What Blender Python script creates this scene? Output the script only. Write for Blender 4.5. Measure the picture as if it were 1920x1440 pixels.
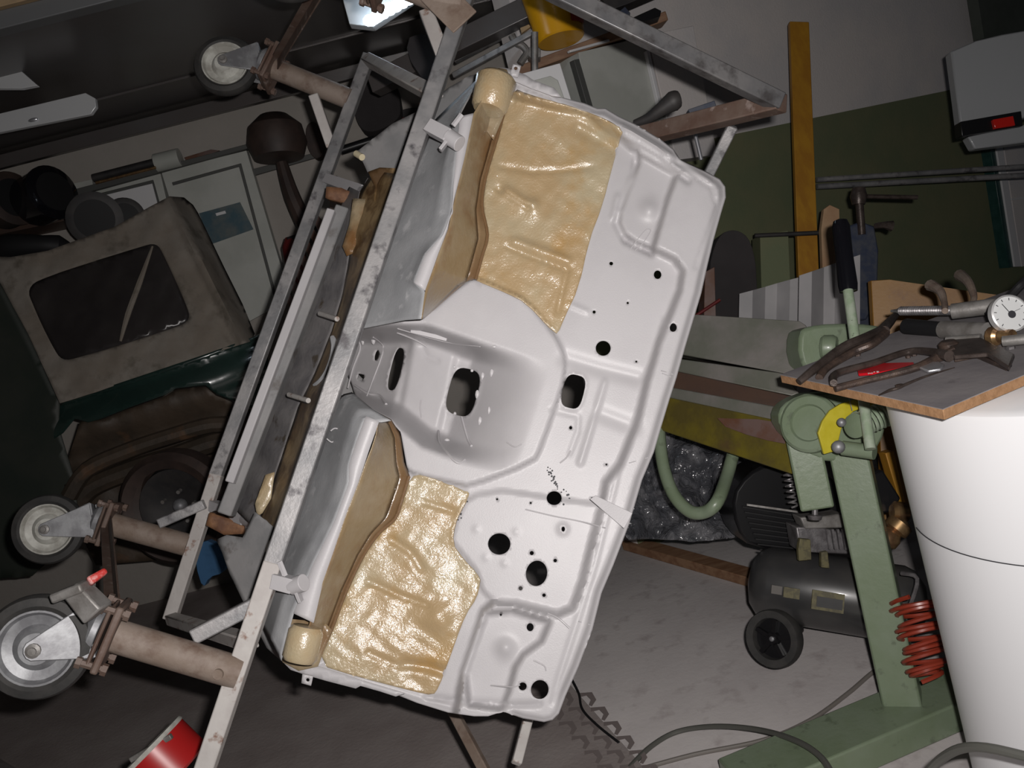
import bpy, bmesh, math, random
import numpy as np
from mathutils import Vector, Matrix
from mathutils.geometry import delaunay_2d_cdt

for _o in list(bpy.data.objects): bpy.data.objects.remove(_o)
random.seed(7)
V = Vector
SC = bpy.context.scene
# ------------------------------------------------------------------ camera
FPX = 1663.0
CAM = V((0, 0, 1.5))
_p, _r = math.radians(10.0), math.radians(14.3)
FW = V((0, math.cos(_p), -math.sin(_p)))
_U0 = V((0, math.sin(_p), math.cos(_p))); _R0 = V((1, 0, 0))
RT = math.cos(_r)*_R0 - math.sin(_r)*_U0
UP = math.sin(_r)*_R0 + math.cos(_r)*_U0
cd = bpy.data.cameras.new('camera'); cam = bpy.data.objects.new('camera', cd)
SC.collection.objects.link(cam)
cam.matrix_world = Matrix(((RT.x, UP.x, -FW.x, CAM.x), (RT.y, UP.y, -FW.y, CAM.y), (RT.z, UP.z, -FW.z, CAM.z), (0, 0, 0, 1)))
cd.sensor_width = 36; cd.lens = 36*FPX/1920; cd.clip_start = .02
SC.camera = cam
# ------------------------------------------------------------------ world, flash, exposure
w = bpy.data.worlds.new('night'); SC.world = w; w.use_nodes = True
w.node_tree.nodes['Background'].inputs[0].default_value = (.55, .6, .7, 1)
w.node_tree.nodes['Background'].inputs[1].default_value = .022
fl = bpy.data.lights.new('camera_flash', 'AREA'); fl.shape = 'RECTANGLE'; fl.size = .035; fl.size_y = .02
fl.energy = 27; fl.color = (1, .955, .93); fl.spread = math.radians(150)
flo = bpy.data.objects.new('camera_flash', fl); SC.collection.objects.link(flo)
flo.matrix_world = Matrix.Translation(RT*.055 + UP*.045) @ cam.matrix_world
SC.view_settings.view_transform = 'Standard'; SC.view_settings.look = 'None'
SC.view_settings.exposure = 0.28; SC.view_settings.gamma = 1.0; SC.view_settings.use_curve_mapping = False
try:
    SC.cycles.max_bounces = 5; SC.cycles.use_denoising = True
except Exception: pass

# ------------------------------------------------------------------ geometry of the view -> points in the room
def P(px, py, z):
    return CAM + (FW + RT*((px-960)/FPX) + UP*((720-py)/FPX))*z
def ray(px, py): return FW + RT*((px-960)/FPX) + UP*((720-py)/FPX)
def hit(px, py, pt, n):
    d = ray(px, py); return CAM + d*((pt-CAM).dot(n)/d.dot(n))
def onz(px, py, h=0.0): return hit(px, py, V((0, 0, h)), V((0, 0, 1)))
_F = np.array(FW); _R = np.array(RT); _U = np.array(UP); _C = np.array(CAM)
def PN(xy, z):
    xy = np.asarray(xy, float)
    return _C + (_F + np.outer((xy[:, 0]-960)/FPX, _R) + np.outer((720-xy[:, 1])/FPX, _U))*np.asarray(z)[:, None]

# ------------------------------------------------------------------ materials
MATS = {}
def mat(name, col, rough=.6, metal=0., col2=None, scale=8., thr=(.4, .6), bump=0., bscale=60., spec=.5, col3=None, scale3=30., thr3=(.6, .7), emit=None, coat=0., stretch=None, alpha=None, detail=4):
    if name in MATS: return MATS[name]
    m = bpy.data.materials.new(name); m.use_nodes = True; nt = m.node_tree; N = nt.nodes; L = nt.links
    b = N['Principled BSDF']; b.inputs['Base Color'].default_value = (*col, 1)
    b.inputs['Roughness'].default_value = rough; b.inputs['Metallic'].default_value = metal
    b.inputs['Specular IOR Level'].default_value = spec
    if coat: b.inputs['Coat Weight'].default_value = coat; b.inputs['Coat Roughness'].default_value = .10
    tc = N.new('ShaderNodeTexCoord'); co = tc.outputs['Object']
    if stretch:
        mp = N.new('ShaderNodeMapping'); mp.inputs['Scale'].default_value = stretch; L.new(co, mp.inputs[0]); co = mp.outputs[0]
    def noise(s, d=detail):
        n = N.new('ShaderNodeTexNoise'); n.inputs['Scale'].default_value = s; n.inputs['Detail'].default_value = d
        n.inputs['Roughness'].default_value = .6; L.new(co, n.inputs['Vector']); return n.outputs['Fac']
    def ramp(f, t):
        r = N.new('ShaderNodeMapRange'); r.inputs['From Min'].default_value = t[0]; r.inputs['From Max'].default_value = t[1]; L.new(f, r.inputs[0]); return r.outputs[0]
    def mix(f, a, bb):
        x = N.new('ShaderNodeMix'); x.data_type = 'RGBA'; L.new(f, x.inputs[0])
        if isinstance(a, tuple): x.inputs[6].default_value = (*a, 1)
        else: L.new(a, x.inputs[6])
        x.inputs[7].default_value = (*bb, 1); return x.outputs[2]
    c = None
    if col2: c = mix(ramp(noise(scale), thr), col, col2)
    if col3: c = mix(ramp(noise(scale3), thr3), c if c else col, col3)
    if c: L.new(c, b.inputs['Base Color'])
    if bump:
        bn = N.new('ShaderNodeBump'); bn.inputs['Strength'].default_value = 1; bn.inputs['Distance'].default_value = bump
        L.new(noise(bscale, 3), bn.inputs['Height']); L.new(bn.outputs[0], b.inputs['Normal']); L.new(bn.outputs[0], b.inputs['Coat Normal'])
    if emit: b.inputs['Emission Color'].default_value = (*emit[0], 1); b.inputs['Emission Strength'].default_value = emit[1]
    if alpha is not None: b.inputs['Alpha'].default_value = alpha
    MATS[name] = m; return m

M = dict(
 primer=mat('white primer', (.405, .393, .403), .42, col2=(.43, .418, .428), scale=6, bump=.00025, bscale=350, spec=.35),
 greyprimer=mat('grey scuffed primer', (.34, .345, .355), .5, col2=(.27, .275, .285), scale=7, col3=(.42, .42, .43), scale3=20, bump=.0004, bscale=200),
 dirtyfloor=mat('dirty grey underbody', (.13, .125, .13), .55, col2=(.20, .19, .19), scale=9, col3=(.08, .065, .05), scale3=16, bump=.001, bscale=60),
 brownresin=mat('brown cavity wax', (.16, .10, .045), .4, col2=(.30, .21, .11), scale=11, col3=(.08, .045, .02), scale3=9, thr3=(.5, .62), bump=.001, bscale=60),
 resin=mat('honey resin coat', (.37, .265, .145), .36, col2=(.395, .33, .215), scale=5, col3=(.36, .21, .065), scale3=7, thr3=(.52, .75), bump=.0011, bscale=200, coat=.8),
 resinshade=mat('shaded resin side', (.225, .16, .085), .3, col2=(.27, .215, .14), scale=5, col3=(.16, .08, .03), scale3=6, thr3=(.5, .66), bump=.0012, bscale=90, coat=.2),  # darker resin copy: grazing shade put into the colour, plus stains
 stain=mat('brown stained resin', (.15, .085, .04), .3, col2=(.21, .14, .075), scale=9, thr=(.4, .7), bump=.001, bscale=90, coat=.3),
 seam=mat('amber seam bead', (.15, .085, .04), .4, bump=.001, bscale=90),
 steel=mat('bare steel tube', (.20, .20, .205), .42, .35, col2=(.32, .31, .31), scale=9, col3=(.10, .095, .10), scale3=22, thr3=(.55, .68), bump=.0004, bscale=120),
 steelpale=mat('primed steel tube', (.38, .355, .34), .55, col2=(.44, .42, .40), scale=12, col3=(.20, .12, .09), scale3=28, thr3=(.58, .68), bump=.0004),
 rustpipe=mat('rusty pipe', (.18, .135, .105), .65, col2=(.225, .18, .15), scale=9, col3=(.12, .075, .055), scale3=24, thr3=(.5, .75), bump=.0007, bscale=120),
 rustbar=mat('rust brown bar', (.13, .092, .074), .6, col2=(.10, .06, .045), scale=14, col3=(.24, .19, .17), scale3=26, bump=.0006),
 zinc=mat('galvanised steel', (.30, .305, .315), .5, .45, col2=(.20, .20, .21), scale=25, bump=.0003),
 zincdull=mat('dull cast zinc', (.24, .23, .22), .5, .3, col2=(.15, .14, .13), scale=20, bump=.0008),
 rubber=mat('grey black rubber', (.022, .0215, .021), .7, col2=(.035, .033, .031), scale=18, bump=.0006),
 rubberdark=mat('black rubber', (.011, .011, .012), .6, spec=.25),
 plasticwhite=mat('dirty white plastic', (.5, .5, .46), .5, col2=(.3, .29, .26), scale=20),
 redplastic=mat('red plastic', (.45, .035, .03), .4, col2=(.6, .3, .28), scale=50, thr=(.5, .6)),
 rustblock=mat('stained timber block', (.26, .13, .06), .7, col2=(.12, .055, .03), scale=16, bump=.001),
 beige=mat('beige sealant', (.5, .44, .3), .6),
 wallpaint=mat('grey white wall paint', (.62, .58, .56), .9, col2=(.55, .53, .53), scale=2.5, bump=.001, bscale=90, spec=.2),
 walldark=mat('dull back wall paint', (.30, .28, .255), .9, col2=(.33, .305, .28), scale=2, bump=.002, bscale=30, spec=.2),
 olive=mat('olive dado paint', (.13, .15, .085), .75, col2=(.155, .16, .09), scale=3, bump=.0008, spec=.3),
 olivegrey=mat('grey green curtain', (.05, .06, .05), .8, col2=(.06, .07, .06)),
 concrete=mat('concrete floor', (.42, .39, .385), .8, col2=(.50, .47, .46), scale=2.6, thr=(.3, .7), col3=(.33, .295, .29), scale3=11, thr3=(.55, .75), bump=.0012, bscale=45, spec=.25),
 matrubber=mat('dark rubber mat', (.235, .20, .19), .85, col2=(.31, .275, .262), scale=4, thr=(.3, .7), bump=.0015, bscale=70, spec=.2),
 matrib=mat('mat chevron', (.18, .15, .143), .85),
 ceil=mat('dark ceiling', (.045, .045, .05), .8),
 doorpanel=mat('dark garage door skin', (.085, .075, .072), .3, .15, col2=(.095, .09, .09), scale=1.5, bump=.0006, bscale=6),
 trimwood=mat('pale timber trim', (.34, .24, .13), .7, col2=(.24, .17, .10), scale=8),
 trimsteel=mat('grey door rail', (.16, .165, .17), .35, .4),
 greenpaint=mat('pale green enamel', (.16, .205, .13), .4, col2=(.18, .225, .155), scale=8, col3=(.12, .15, .10), scale3=25, bump=.0006, bscale=60, coat=.25),
 greenshade=mat('pale green rod paint', (.25, .32, .22), .35, col2=(.33, .38, .30), scale=40, col3=(.08, .08, .07), scale3=60, thr3=(.64, .68)),
 yellow=mat('yellow enamel', (.44, .37, .012), .35, col2=(.50, .43, .03), scale=20, coat=.3),
 yellowbeam=mat('worn mustard paint', (.125, .10, .008), .5, col2=(.075, .058, .012), scale=7, col3=(.075, .04, .022), scale3=5, thr3=(.58, .7), bump=.0008),
 machined=mat('worn machine steel', (.24, .225, .21), .45, .35, col2=(.17, .175, .145), scale=5, col3=(.32, .29, .28), scale3=3, bump=.0006),
 darkbrown=mat('brown oily steel', (.07, .04, .028), .5, col2=(.055, .035, .028), scale=9),
 purplebrown=mat('chipped rim paint', (.13, .085, .075), .5, col2=(.11, .05, .03), scale=11),
 drum=mat('white drum enamel', (.74, .745, .76), .35, spec=.3),
 boardtop=mat('grey board top', (.20, .185, .195), .7, col2=(.26, .24, .245), scale=6, bump=.0005, col3=(.13, .115, .12), scale3=17, thr3=(.62, .75)),
 boardedge=mat('raw chipboard edge', (.36, .20, .10), .8, col2=(.28, .15, .07), scale=60, bump=.0008, bscale=200),
 plywood=mat('amber shuttering ply', (.25, .118, .010), .5, col2=(.20, .088, .009), scale=6, col3=(.15, .06, .012), scale3=14, thr3=(.6, .75), bump=.0004),
 timberamber=mat('amber straightedge', (.40, .20, .018), .5, col2=(.33, .15, .016), scale=5, stretch=(4, 4, .6)),
 timberpale=mat('pale sawn timber', (.40, .26, .15), .7, col2=(.34, .2, .11), scale=8),
 plank=mat('brown plank', (.17, .085, .045), .65, col2=(.24, .14, .08), scale=7, stretch=(1, 4, 4), bump=.0005),
 corr=mat('corrugated white sheet', (.36, .35, .355), .5, col2=(.30, .295, .30), scale=4),
 black=mat('black plastic', (.008, .008, .009), .3, spec=.5),
 blackgrip=mat('glossy black grip', (.006, .006, .008), .12),
 blackmatt=mat('matt black iron', (.018, .017, .018), .6, col2=(.03, .027, .026), scale=14),
 tank=mat('faded black tank paint', (.035, .035, .036), .35, col2=(.052, .05, .048), scale=5, coat=.2),
 brass=mat('brass fitting', (.42, .27, .13), .35, .8, col2=(.26, .15, .08), scale=40),
 gussetgrey=mat('dull grey gusset', (.17, .17, .172), .6, col2=(.22, .215, .215), scale=8, col3=(.11, .10, .095), scale3=14, bump=.0006),
 gaugering=mat('dull ring', (.5, .5, .5), .4, .3),
 redpaint=mat('red tin paint', (.36, .012, .012), .35),
 steeldark=mat('dark steel tube', (.115, .115, .12), .42, .35, col2=(.17, .165, .165), scale=9, col3=(.06, .055, .055), scale3=22, thr3=(.5, .7), bump=.0004),
 alu=mat('cast aluminium', (.26, .25, .255), .4, .6, col2=(.15, .14, .145), scale=30, bump=.001),
 label=mat('aged yellow sticker', (.13, .115, .055), .6, col2=(.085, .075, .04), scale=60, thr=(.45, .55)),
 label2=mat('grey sticker', (.12, .11, .10), .6),
 redhose=mat('red air hose', (.25, .035, .018), .35),
 hose=mat('grey green hose', (.085, .085, .075), .5),
 hosebrown=mat('grey brown cable', (.16, .145, .13), .55),
 irontool=mat('forged tool steel', (.048, .036, .031), .38, .45, col2=(.085, .066, .058), scale=30, bump=.0006, bscale=150),
 ironrust=mat('rusted tool steel', (.095, .064, .05), .45, .35, col2=(.05, .036, .031), scale=35, bump=.0008, bscale=150),
 chrome=mat('chrome', (.75, .76, .8), .28, .85),
 redmetal=mat('red metallic paint', (.62, .01, .02), .25, .3),
 white=mat('white print', (.7, .7, .7), .5),
 dial=mat('gauge dial face', (.62, .63, .63), .4, emit=None),
 print=mat('dark print', (.03, .03, .035), .6),
 canvas=mat('olive canvas', (.17, .145, .118), .85, col2=(.20, .18, .155), scale=5, col3=(.11, .095, .075), scale3=9, thr3=(.55, .7), bump=.002, bscale=30),
 clearpane=mat('smoked soft window', (.025, .022, .022), .28, col2=(.035, .031, .03), scale=3, bump=.003, bscale=5, spec=.35),
 carpaint=mat('dark green car paint', (.012, .026, .022), .27, col2=(.016, .034, .029), scale=3, coat=.8, bump=.001, bscale=9),
 carshade=mat('matt dark green body', (.012, .018, .013), .6, col2=(.02, .024, .018), scale=5),
 rustsheet=mat('rusty brown bodywork', (.062, .044, .030), .6, col2=(.035, .026, .018), scale=5, col3=(.10, .055, .03), scale3=7, thr3=(.58, .7), bump=.003, bscale=18),
 cabinet=mat('off white cabinet', (.42, .43, .40), .5, col2=(.36, .37, .34), scale=4),
 cabinet2=mat('light grey panel', (.6, .6, .61), .45),
 cabline=mat('cabinet groove grey', (.06, .062, .058), .6),
 poster=mat('blue poster', (.03, .075, .10), .5, col2=(.09, .11, .11), scale=9, thr=(.4, .6)),
 bluecloth=mat('blue cloth', (.012, .05, .11), .9, col2=(.02, .07, .15), scale=12),
 yellowpot=mat('yellow bucket plastic', (.60, .30, .008), .3, spec=.5),
 redprint=mat('red bucket print', (.35, .035, .008), .35),
 vanwhite=mat('grey white van skin', (.28, .29, .30), .4, coat=.2),
 redlens=mat('red tail lens', (.5, .015, .01), .15),
 greentrim=mat('dark green frame', (.012, .045, .04), .3, col2=(.02, .06, .055), scale=20),
 bluevise=mat('worn blue enamel', (.028, .037, .065), .45, col2=(.055, .06, .075), scale=24),
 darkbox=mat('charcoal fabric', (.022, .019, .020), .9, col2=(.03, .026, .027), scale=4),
 plasticfilm=mat('crumpled clear film', (.14, .14, .15), .12, col2=(.06, .062, .07), scale=11, thr=(.4, .55), bump=.02, bscale=26, spec=.9),
 reddark=mat('dull dark red', (.10, .012, .012), .4),
 lampgrey=mat('lamp housing grey', (.5, .51, .52), .3, .2),
 tube=mat('glowing lamp', (.8, .85, 1), .4, emit=((.75, .88, 1), 14)),
 holedark=mat('dark hollow behind', (.012, .012, .012), .8),
 leather=mat('brown black leather', (.03, .02, .017), .6, col2=(.05, .032, .026), scale=9),
)

# ------------------------------------------------------------------ object helpers
def tag(o, label=None, cat=None, group=None, kind=None):
    if label: o['label'] = label
    if cat: o['category'] = cat
    if group: o['group'] = group
    if kind: o['kind'] = kind
    return o
def thing(name, label, cat, loc=(0, 0, 0), group=None):
    o = bpy.data.objects.new(name, None); SC.collection.objects.link(o); o.location = V(loc); o.empty_display_size = .1
    return tag(o, label, cat, group)
def wloc(o):
    l = V((0, 0, 0))
    while o: l = l + o.location; o = o.parent
    return l
class MB:
    def __init__(s): s.v = []; s.f = []; s.m = []; s.cm = 0
    def add(s, vs, fs):
        k = len(s.v); s.v += [V(a) for a in vs]; s.f += [tuple(k+i for i in f) for f in fs]; s.m += [s.cm]*len(fs); return s
    def bar(s, a, b, wd, h, up=None, taper=1.):
        a, b = V(a), V(b); d = (b-a).normalized(); up = V(up) if up is not None else -FW
        x = d.cross(up).normalized(); y = x.cross(d).normalized()
        vs = [a+x*sx*wd/2+y*sy*h/2 for sx, sy in ((-1,-1),(1,-1),(1,1),(-1,1))] + [b+x*sx*wd/2*taper+y*sy*h/2*taper for sx, sy in ((-1,-1),(1,-1),(1,1),(-1,1))]
        return s.add(vs, [(3,2,1,0),(4,5,6,7),(0,1,5,4),(1,2,6,5),(2,3,7,6),(3,0,4,7)])
    def box(s, c, x, y, z):
        c, x, y, z = V(c), V(x), V(y), V(z)
        vs = [c+x*i+y*j+z*k for k in (-1, 1) for i, j in ((-1,-1),(1,-1),(1,1),(-1,1))]
        return s.add(vs, [(3,2,1,0),(4,5,6,7),(0,1,5,4),(1,2,6,5),(2,3,7,6),(3,0,4,7)])
    def lathe(s, prof, o, ax, n=28, caps=True):
        o, ax = V(o), V(ax).normalized(); x = ax.orthogonal().normalized(); y = ax.cross(x)
        vs = []; fs = []
        for r, t in prof:
            for i in range(n):
                a = 2*math.pi*i/n; vs.append(o+ax*t+(x*math.cos(a)+y*math.sin(a))*r)
        for j in range(len(prof)-1):
            for i in range(n):
                k = (i+1) % n; fs.append((j*n+i, j*n+k, (j+1)*n+k, (j+1)*n+i))
        if caps:
            fs.append(tuple(range(n-1, -1, -1))); fs.append(tuple((len(prof)-1)*n+i for i in range(n)))
        return s.add(vs, fs)
    def cyl(s, a, b, r0, r1=None, n=24):
        a, b = V(a), V(b); return s.lathe([(r0, 0), (r1 if r1 is not None else r0, (b-a).length)], a, b-a, n)
    def sweep(s, pts, r, n=10, sub=4, closed=False):
        pts = [V(p) for p in pts]; rr = r if isinstance(r, (list, tuple)) else [r]*len(pts)
        q = []; qr = []; m = len(pts)
        for i in range(m if closed else m-1):
            g = lambda k: pts[k % m] if closed else pts[max(0, min(m-1, k))]
            p0, p1, p2, p3 = g(i-1), g(i), g(i+1), g(i+2); r1, r2 = rr[i], rr[(i+1) % m]
            for j in range(sub):
                t = j/sub
                q.append(.5*((2*p1)+(p2-p0)*t+(2*p0-5*p1+4*p2-p3)*t*t+(3*p1-p0-3*p2+p3)*t**3)); qr.append(r1+(r2-r1)*t)
        if not closed: q.append(pts[-1]); qr.append(rr[-1])
        vs = []; fs = []; x = None; L = len(q)
        for i in range(L):
            d = (q[(i+1) % L]-q[i-1]) if closed else (q[min(L-1, i+1)]-q[max(0, i-1)]); d.normalize()
            x = d.orthogonal().normalized() if x is None else (x-d*x.dot(d)).normalized(); y = d.cross(x)
            for k in range(n):
                a = 2*math.pi*k/n; vs.append(q[i]+(x*math.cos(a)+y*math.sin(a))*qr[i])
        for i in range(L if closed else L-1):
            for k in range(n): fs.append((i*n+k, i*n+(k+1) % n, ((i+1) % L)*n+(k+1) % n, ((i+1) % L)*n+k))
        if not closed: fs.append(tuple(range(n-1, -1, -1))); fs.append(tuple((L-1)*n+i for i in range(n)))
        return s.add(vs, fs)
    def prism(s, pts, off):
        n = len(pts); off = V(off)
        return s.add([V(p) for p in pts]+[V(p)+off for p in pts], [tuple(range(n)), tuple(range(2*n-1, n-1, -1))]+[(i, i+n, (i+1) % n+n, (i+1) % n) for i in range(n)])
    def loft(s, rows):
        n = len(rows[0]); vs = [p for r in rows for p in r]
        return s.add(vs, [(j*n+i, j*n+i+1, (j+1)*n+i+1, (j+1)*n+i) for j in range(len(rows)-1) for i in range(n-1)])
    def ball(s, c, r, sc=(1, 1, 1), n=14):
        vs = []; fs = []; h = n//2
        for j in range(h+1):
            for i in range(n):
                a = 2*math.pi*i/n; b = math.pi*j/h
                vs.append(V(c)+V((math.sin(b)*math.cos(a)*r*sc[0], math.sin(b)*math.sin(a)*r*sc[1], math.cos(b)*r*sc[2])))
        for j in range(h):
            for i in range(n): fs.append((j*n+i, j*n+(i+1) % n, (j+1)*n+(i+1) % n, (j+1)*n+i))
        return s.add(vs, fs)
    def build(s, name, mats, parent=None, bevel=0., smooth=35, solid=0., off=-1.):
        me = bpy.data.meshes.new(name); l = wloc(parent) if parent else V((0, 0, 0))
        me.from_pydata([tuple(v-l) for v in s.v], [], s.f)
        if not isinstance(mats, (list, tuple)): mats = [mats]
        for x in mats: me.materials.append(x)
        for p, k in zip(me.polygons, s.m): p.material_index = k
        bm = bmesh.new(); bm.from_mesh(me); bmesh.ops.remove_doubles(bm, verts=bm.verts, dist=1e-6)
        bmesh.ops.recalc_face_normals(bm, faces=bm.faces)
        if smooth:
            for f in bm.faces: f.smooth = True
            for e in bm.edges:
                if len(e.link_faces) == 2 and e.calc_face_angle(0) > math.radians(smooth): e.smooth = False
        bm.to_mesh(me); bm.free()
        o = bpy.data.objects.new(name, me); SC.collection.objects.link(o)
        if parent: o.parent = parent
        if solid:
            md = o.modifiers.new('thickness', 'SOLIDIFY'); md.thickness = solid; md.offset = off
        if bevel:
            md = o.modifiers.new('bevel', 'BEVEL'); md.width = bevel; md.segments = 2; md.limit_method = 'ANGLE'; md.angle_limit = math.radians(40)
        return o

# ------------------------------------------------------------------ pressed sheet: an outlined surface with holes and relief
def sdpoly(p, poly, closed=True):
    poly = np.asarray(poly, float); d = np.full(len(p), 1e18); ins = np.zeros(len(p), bool)
    m = len(poly)
    for i in range(m if closed else m-1):
        a = poly[i]; b = poly[(i+1) % m]; e = b-a; w_ = p-a
        t = np.clip((w_@e)/max(e@e, 1e-9), 0, 1); q = w_-t[:, None]*e; d = np.minimum(d, (q**2).sum(1))
        if closed:
            c = (a[1] > p[:, 1]) != (b[1] > p[:, 1])
            with np.errstate(divide='ignore', invalid='ignore'):
                xi = (b[0]-a[0])*(p[:, 1]-a[1])/(b[1]-a[1])+a[0]
            ins ^= c & (p[:, 0] < xi)
    d = np.sqrt(d)
    return np.where(ins, -d, d) if closed else d
def sm(x, a, b):
    t = np.clip((x-a)/(b-a), 0, 1); return t*t*(3-2*t)
def step(p, poly, h, wd): return h*(1-sm(sdpoly(p, poly), -wd/2, wd/2))
def ridge(p, line, h, wd, closed=False):
    d = sdpoly(p, line, False) if not closed else np.abs(sdpoly(p, line)); return h*np.exp(-(d/wd)**2)
def chaikin(pts, k=2, closed=True):
    pts = [tuple(p) for p in pts]
    for _ in range(k):
        q = [] if closed else [pts[0]]; n = len(pts)
        for i in range(n if closed else n-1):
            a, b = pts[i], pts[(i+1) % n]
            q += [(a[0]*.75+b[0]*.25, a[1]*.75+b[1]*.25), (a[0]*.25+b[0]*.75, a[1]*.25+b[1]*.75)]
        if not closed: q.append(pts[-1])
        pts = q
    return pts
def resamp(pts, step_, closed=True):
    out = []; n = len(pts)
    for i in range(n if closed else n-1):
        a, b = np.array(pts[i], float), np.array(pts[(i+1) % n], float); k = max(1, int(round(np.hypot(*(b-a))/step_)))
        out += [tuple(a+(b-a)*j/k) for j in range(k)]
    if not closed: out.append(tuple(pts[-1]))
    return out
def ell(cx, cy, rx, ry, ang=0, n=None, sq=1.):
    n = n or (10 if max(rx, ry) < 5 else 28); c, s_ = math.cos(math.radians(ang)), math.sin(math.radians(ang)); o = []
    for i in range(n):
        a = 2*math.pi*i/n; u = math.copysign(abs(math.cos(a))**sq, math.cos(a))*rx; v_ = math.copysign(abs(math.sin(a))**sq, math.sin(a))*ry
        o.append((cx+u*c-v_*s_, cy+u*s_+v_*c))
    return o
def sheet(name, outline, depth, material, parent, holes=(), grid=6, thick=.0016, rings=()):
    """outline and holes trace the thing as seen; depth(p) gives each point its own distance from the lens"""
    extra_pts = []; outline = resamp(outline, grid); loops = [outline]+[list(h) for h in holes]
    arr = np.array(outline); x0, y0 = arr.min(0); x1, y1 = arr.max(0)
    gx, gy = np.meshgrid(np.arange(x0+grid/2, x1, grid), np.arange(y0+grid/2, y1, grid)); gx = gx+(np.arange(gx.shape[0]) % 2)[:, None]*grid/2
    g = np.stack([gx.ravel(), gy.ravel()], 1)
    keep = sdpoly(g, outline) < (-grid*.45 if not rings else -rings[-1]-grid*.5)
    for rd in rings:
        t_ = np.roll(arr, -1, 0)-np.roll(arr, 1, 0); t_ /= np.maximum(np.hypot(*t_.T), 1e-6)[:, None]
        for sg in (1, -1):
            q = arr+np.stack([-t_[:, 1], t_[:, 0]], 1)*rd*sg; q = q[sdpoly(q, outline) < -rd*.93]
            if len(q) > 4: extra_pts.append(q)
    for h in holes: keep &= sdpoly(g, h) > grid*.3
    g = g[keep]; pts = []; edges = []
    for lp in loops:
        k = len(pts); n = len(lp); pts += [tuple(q) for q in lp]; edges += [(k+i, k+(i+1) % n) for i in range(n)]
    for e_ in extra_pts:
        for h in holes: e_ = e_[sdpoly(e_, h) > grid*.3]
        pts += [tuple(q) for q in e_]
    pts += [tuple(q) for q in g]
    r = delaunay_2d_cdt([V(q) for q in pts], edges, [], 0, 1e-4)
    vv = np.array([tuple(q) for q in r[0]]); ff = np.array(r[2]); cen = vv[ff].mean(1)
    ok = sdpoly(cen, outline) < 0
    for h in holes: ok &= sdpoly(cen, h) > 0
    ff = ff[ok]
    W = PN(vv, depth(vv)); mb = MB(); mb.add([V(q) for q in W], [tuple(int(i) for i in f) for f in ff])
    for v0 in mb.v[:1]: pass
    o = mb.build(name, material, parent, smooth=60)
    me = o.data                                   # face the lens side
    if len(me.polygons):
        s_ = sum((1 if p.normal.dot(ray(*vv[ff[0]].mean(0))) < 0 else -1) for p in list(me.polygons)[:50])
        if s_ < 0: me.flip_normals()
    if thick:
        md = o.modifiers.new('thickness', 'SOLIDIFY'); md.thickness = thick; md.offset = -1
    return o
def pnoise(p, s, seed=0):
    rs = np.random.RandomState(seed); o = np.zeros(len(p))
    for k in range(5):
        a = rs.rand()*6.28; f = s*(1+k*.55); o += np.sin((p[:, 0]*math.cos(a)+p[:, 1]*math.sin(a))*f+rs.rand()*6.28+1.7*np.sin((p[:, 0]*math.sin(a)-p[:, 1]*math.cos(a))*f*.7))/(1+k*.5)
    return o/3

# ================================================================== painted car body section (firewall, side walls, floor)
_A = np.array([[1, 960, 130], [1, 1360, 350], [1, 1030, 1350]], float)
_k = np.linalg.solve(_A, 1/np.array([2.05, 1.97, 1.80]))
def z0(p): p = np.asarray(p, float); return 1/(_k[0]+p[:, 0]*_k[1]+p[:, 1]*_k[2])
def z1(x, y): return 1/(_k[0]+x*_k[1]+y*_k[2])
OUT = [(940,152),(957,140),(985,140),(1000,150),(1040,165),(1052,182),(1095,193),(1120,203),(1135,203),(1160,218),(1190,232),(1240,262),(1263,280),(1276,300),(1300,310),(1325,322),(1350,336),(1360,350),(1361,370),(1352,400),(1338,450),(1326,500),(1315,550),(1300,600),(1285,650),(1268,710),(1255,750),(1240,800),(1226,848),(1204,900),(1180,982),(1150,1060),(1128,1112),(1111,1180),(1085,1250),(1060,1306),(1048,1338),(1036,1350),(1020,1354),(980,1347),(943,1334),(915,1343),(889,1343),(840,1336),(782,1318),(742,1302),(711,1293),(676,1284),(667,1288),(613,1273),(575,1262),(560,1256),
 (590,1244),(622,1180),(646,1110),(680,1040),(708,1000),(740,972),(754,935),(766,893),(751,809),(733,787),(700,770),(668,745),(650,700),(655,640),(690,602),(790,597),(877,523),(893,522),(905,480),(917,440),(905,385),(912,330),(932,262),(945,215),(960,178)]
HEX = [(690,602),(792,596),(877,523),(900,524),(953,546),(987,563),(1040,627),(1058,663),(1060,690),(1053,730),(1013,843),(1000,866),(880,912),(858,907),(772,888),(755,871),(745,815),(700,770),(668,745),(650,700),(655,640)]
CAN = [(560,590),(700,608),(800,608),(905,644),(985,668),(1062,690),(1040,780),(1000,868),(940,884),(865,866),(790,838),(735,792),(560,735)]
REGB = [(300,0),(960,180),(1100,215),(1165,262),(1192,284),(1195,306),(1180,345),(1160,395),(1158,418),(1168,440),(1190,456),(1235,472),(1264,486),(1280,508),(1274,545),(1258,585),(1236,640),(1213,715),(1196,785),(1182,822),(1163,870),(1136,905),(1127,955),(1112,1010),(1092,1090),(1074,1140),(1045,1152),(969,1133),(925,1128),(907,1145),(896,1180),(884,1218),(870,1258),(862,1290),(840,1420),(300,1420)]
REGD = [(1192,284),(1268,328),(1250,378),(1229,450),(1222,478),(1170,452),(1154,418),(1160,390),(1184,335)]
PLATE = [(872,941),(893,928),(940,920),(985,926),(1060,938),(1120,945),(1127,960),(1112,1010),(1092,1090),(1076,1138),(1045,1150),(969,1130),(916,1120),(904,1105),(895,1073),(847,1013),(857,972)]
REGG = [(911,1150),(960,1144),(1030,1166),(1015,1202),(980,1228),(966,1250),(953,1298),(940,1330),(880,1322),(872,1262),(888,1215)]
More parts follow.
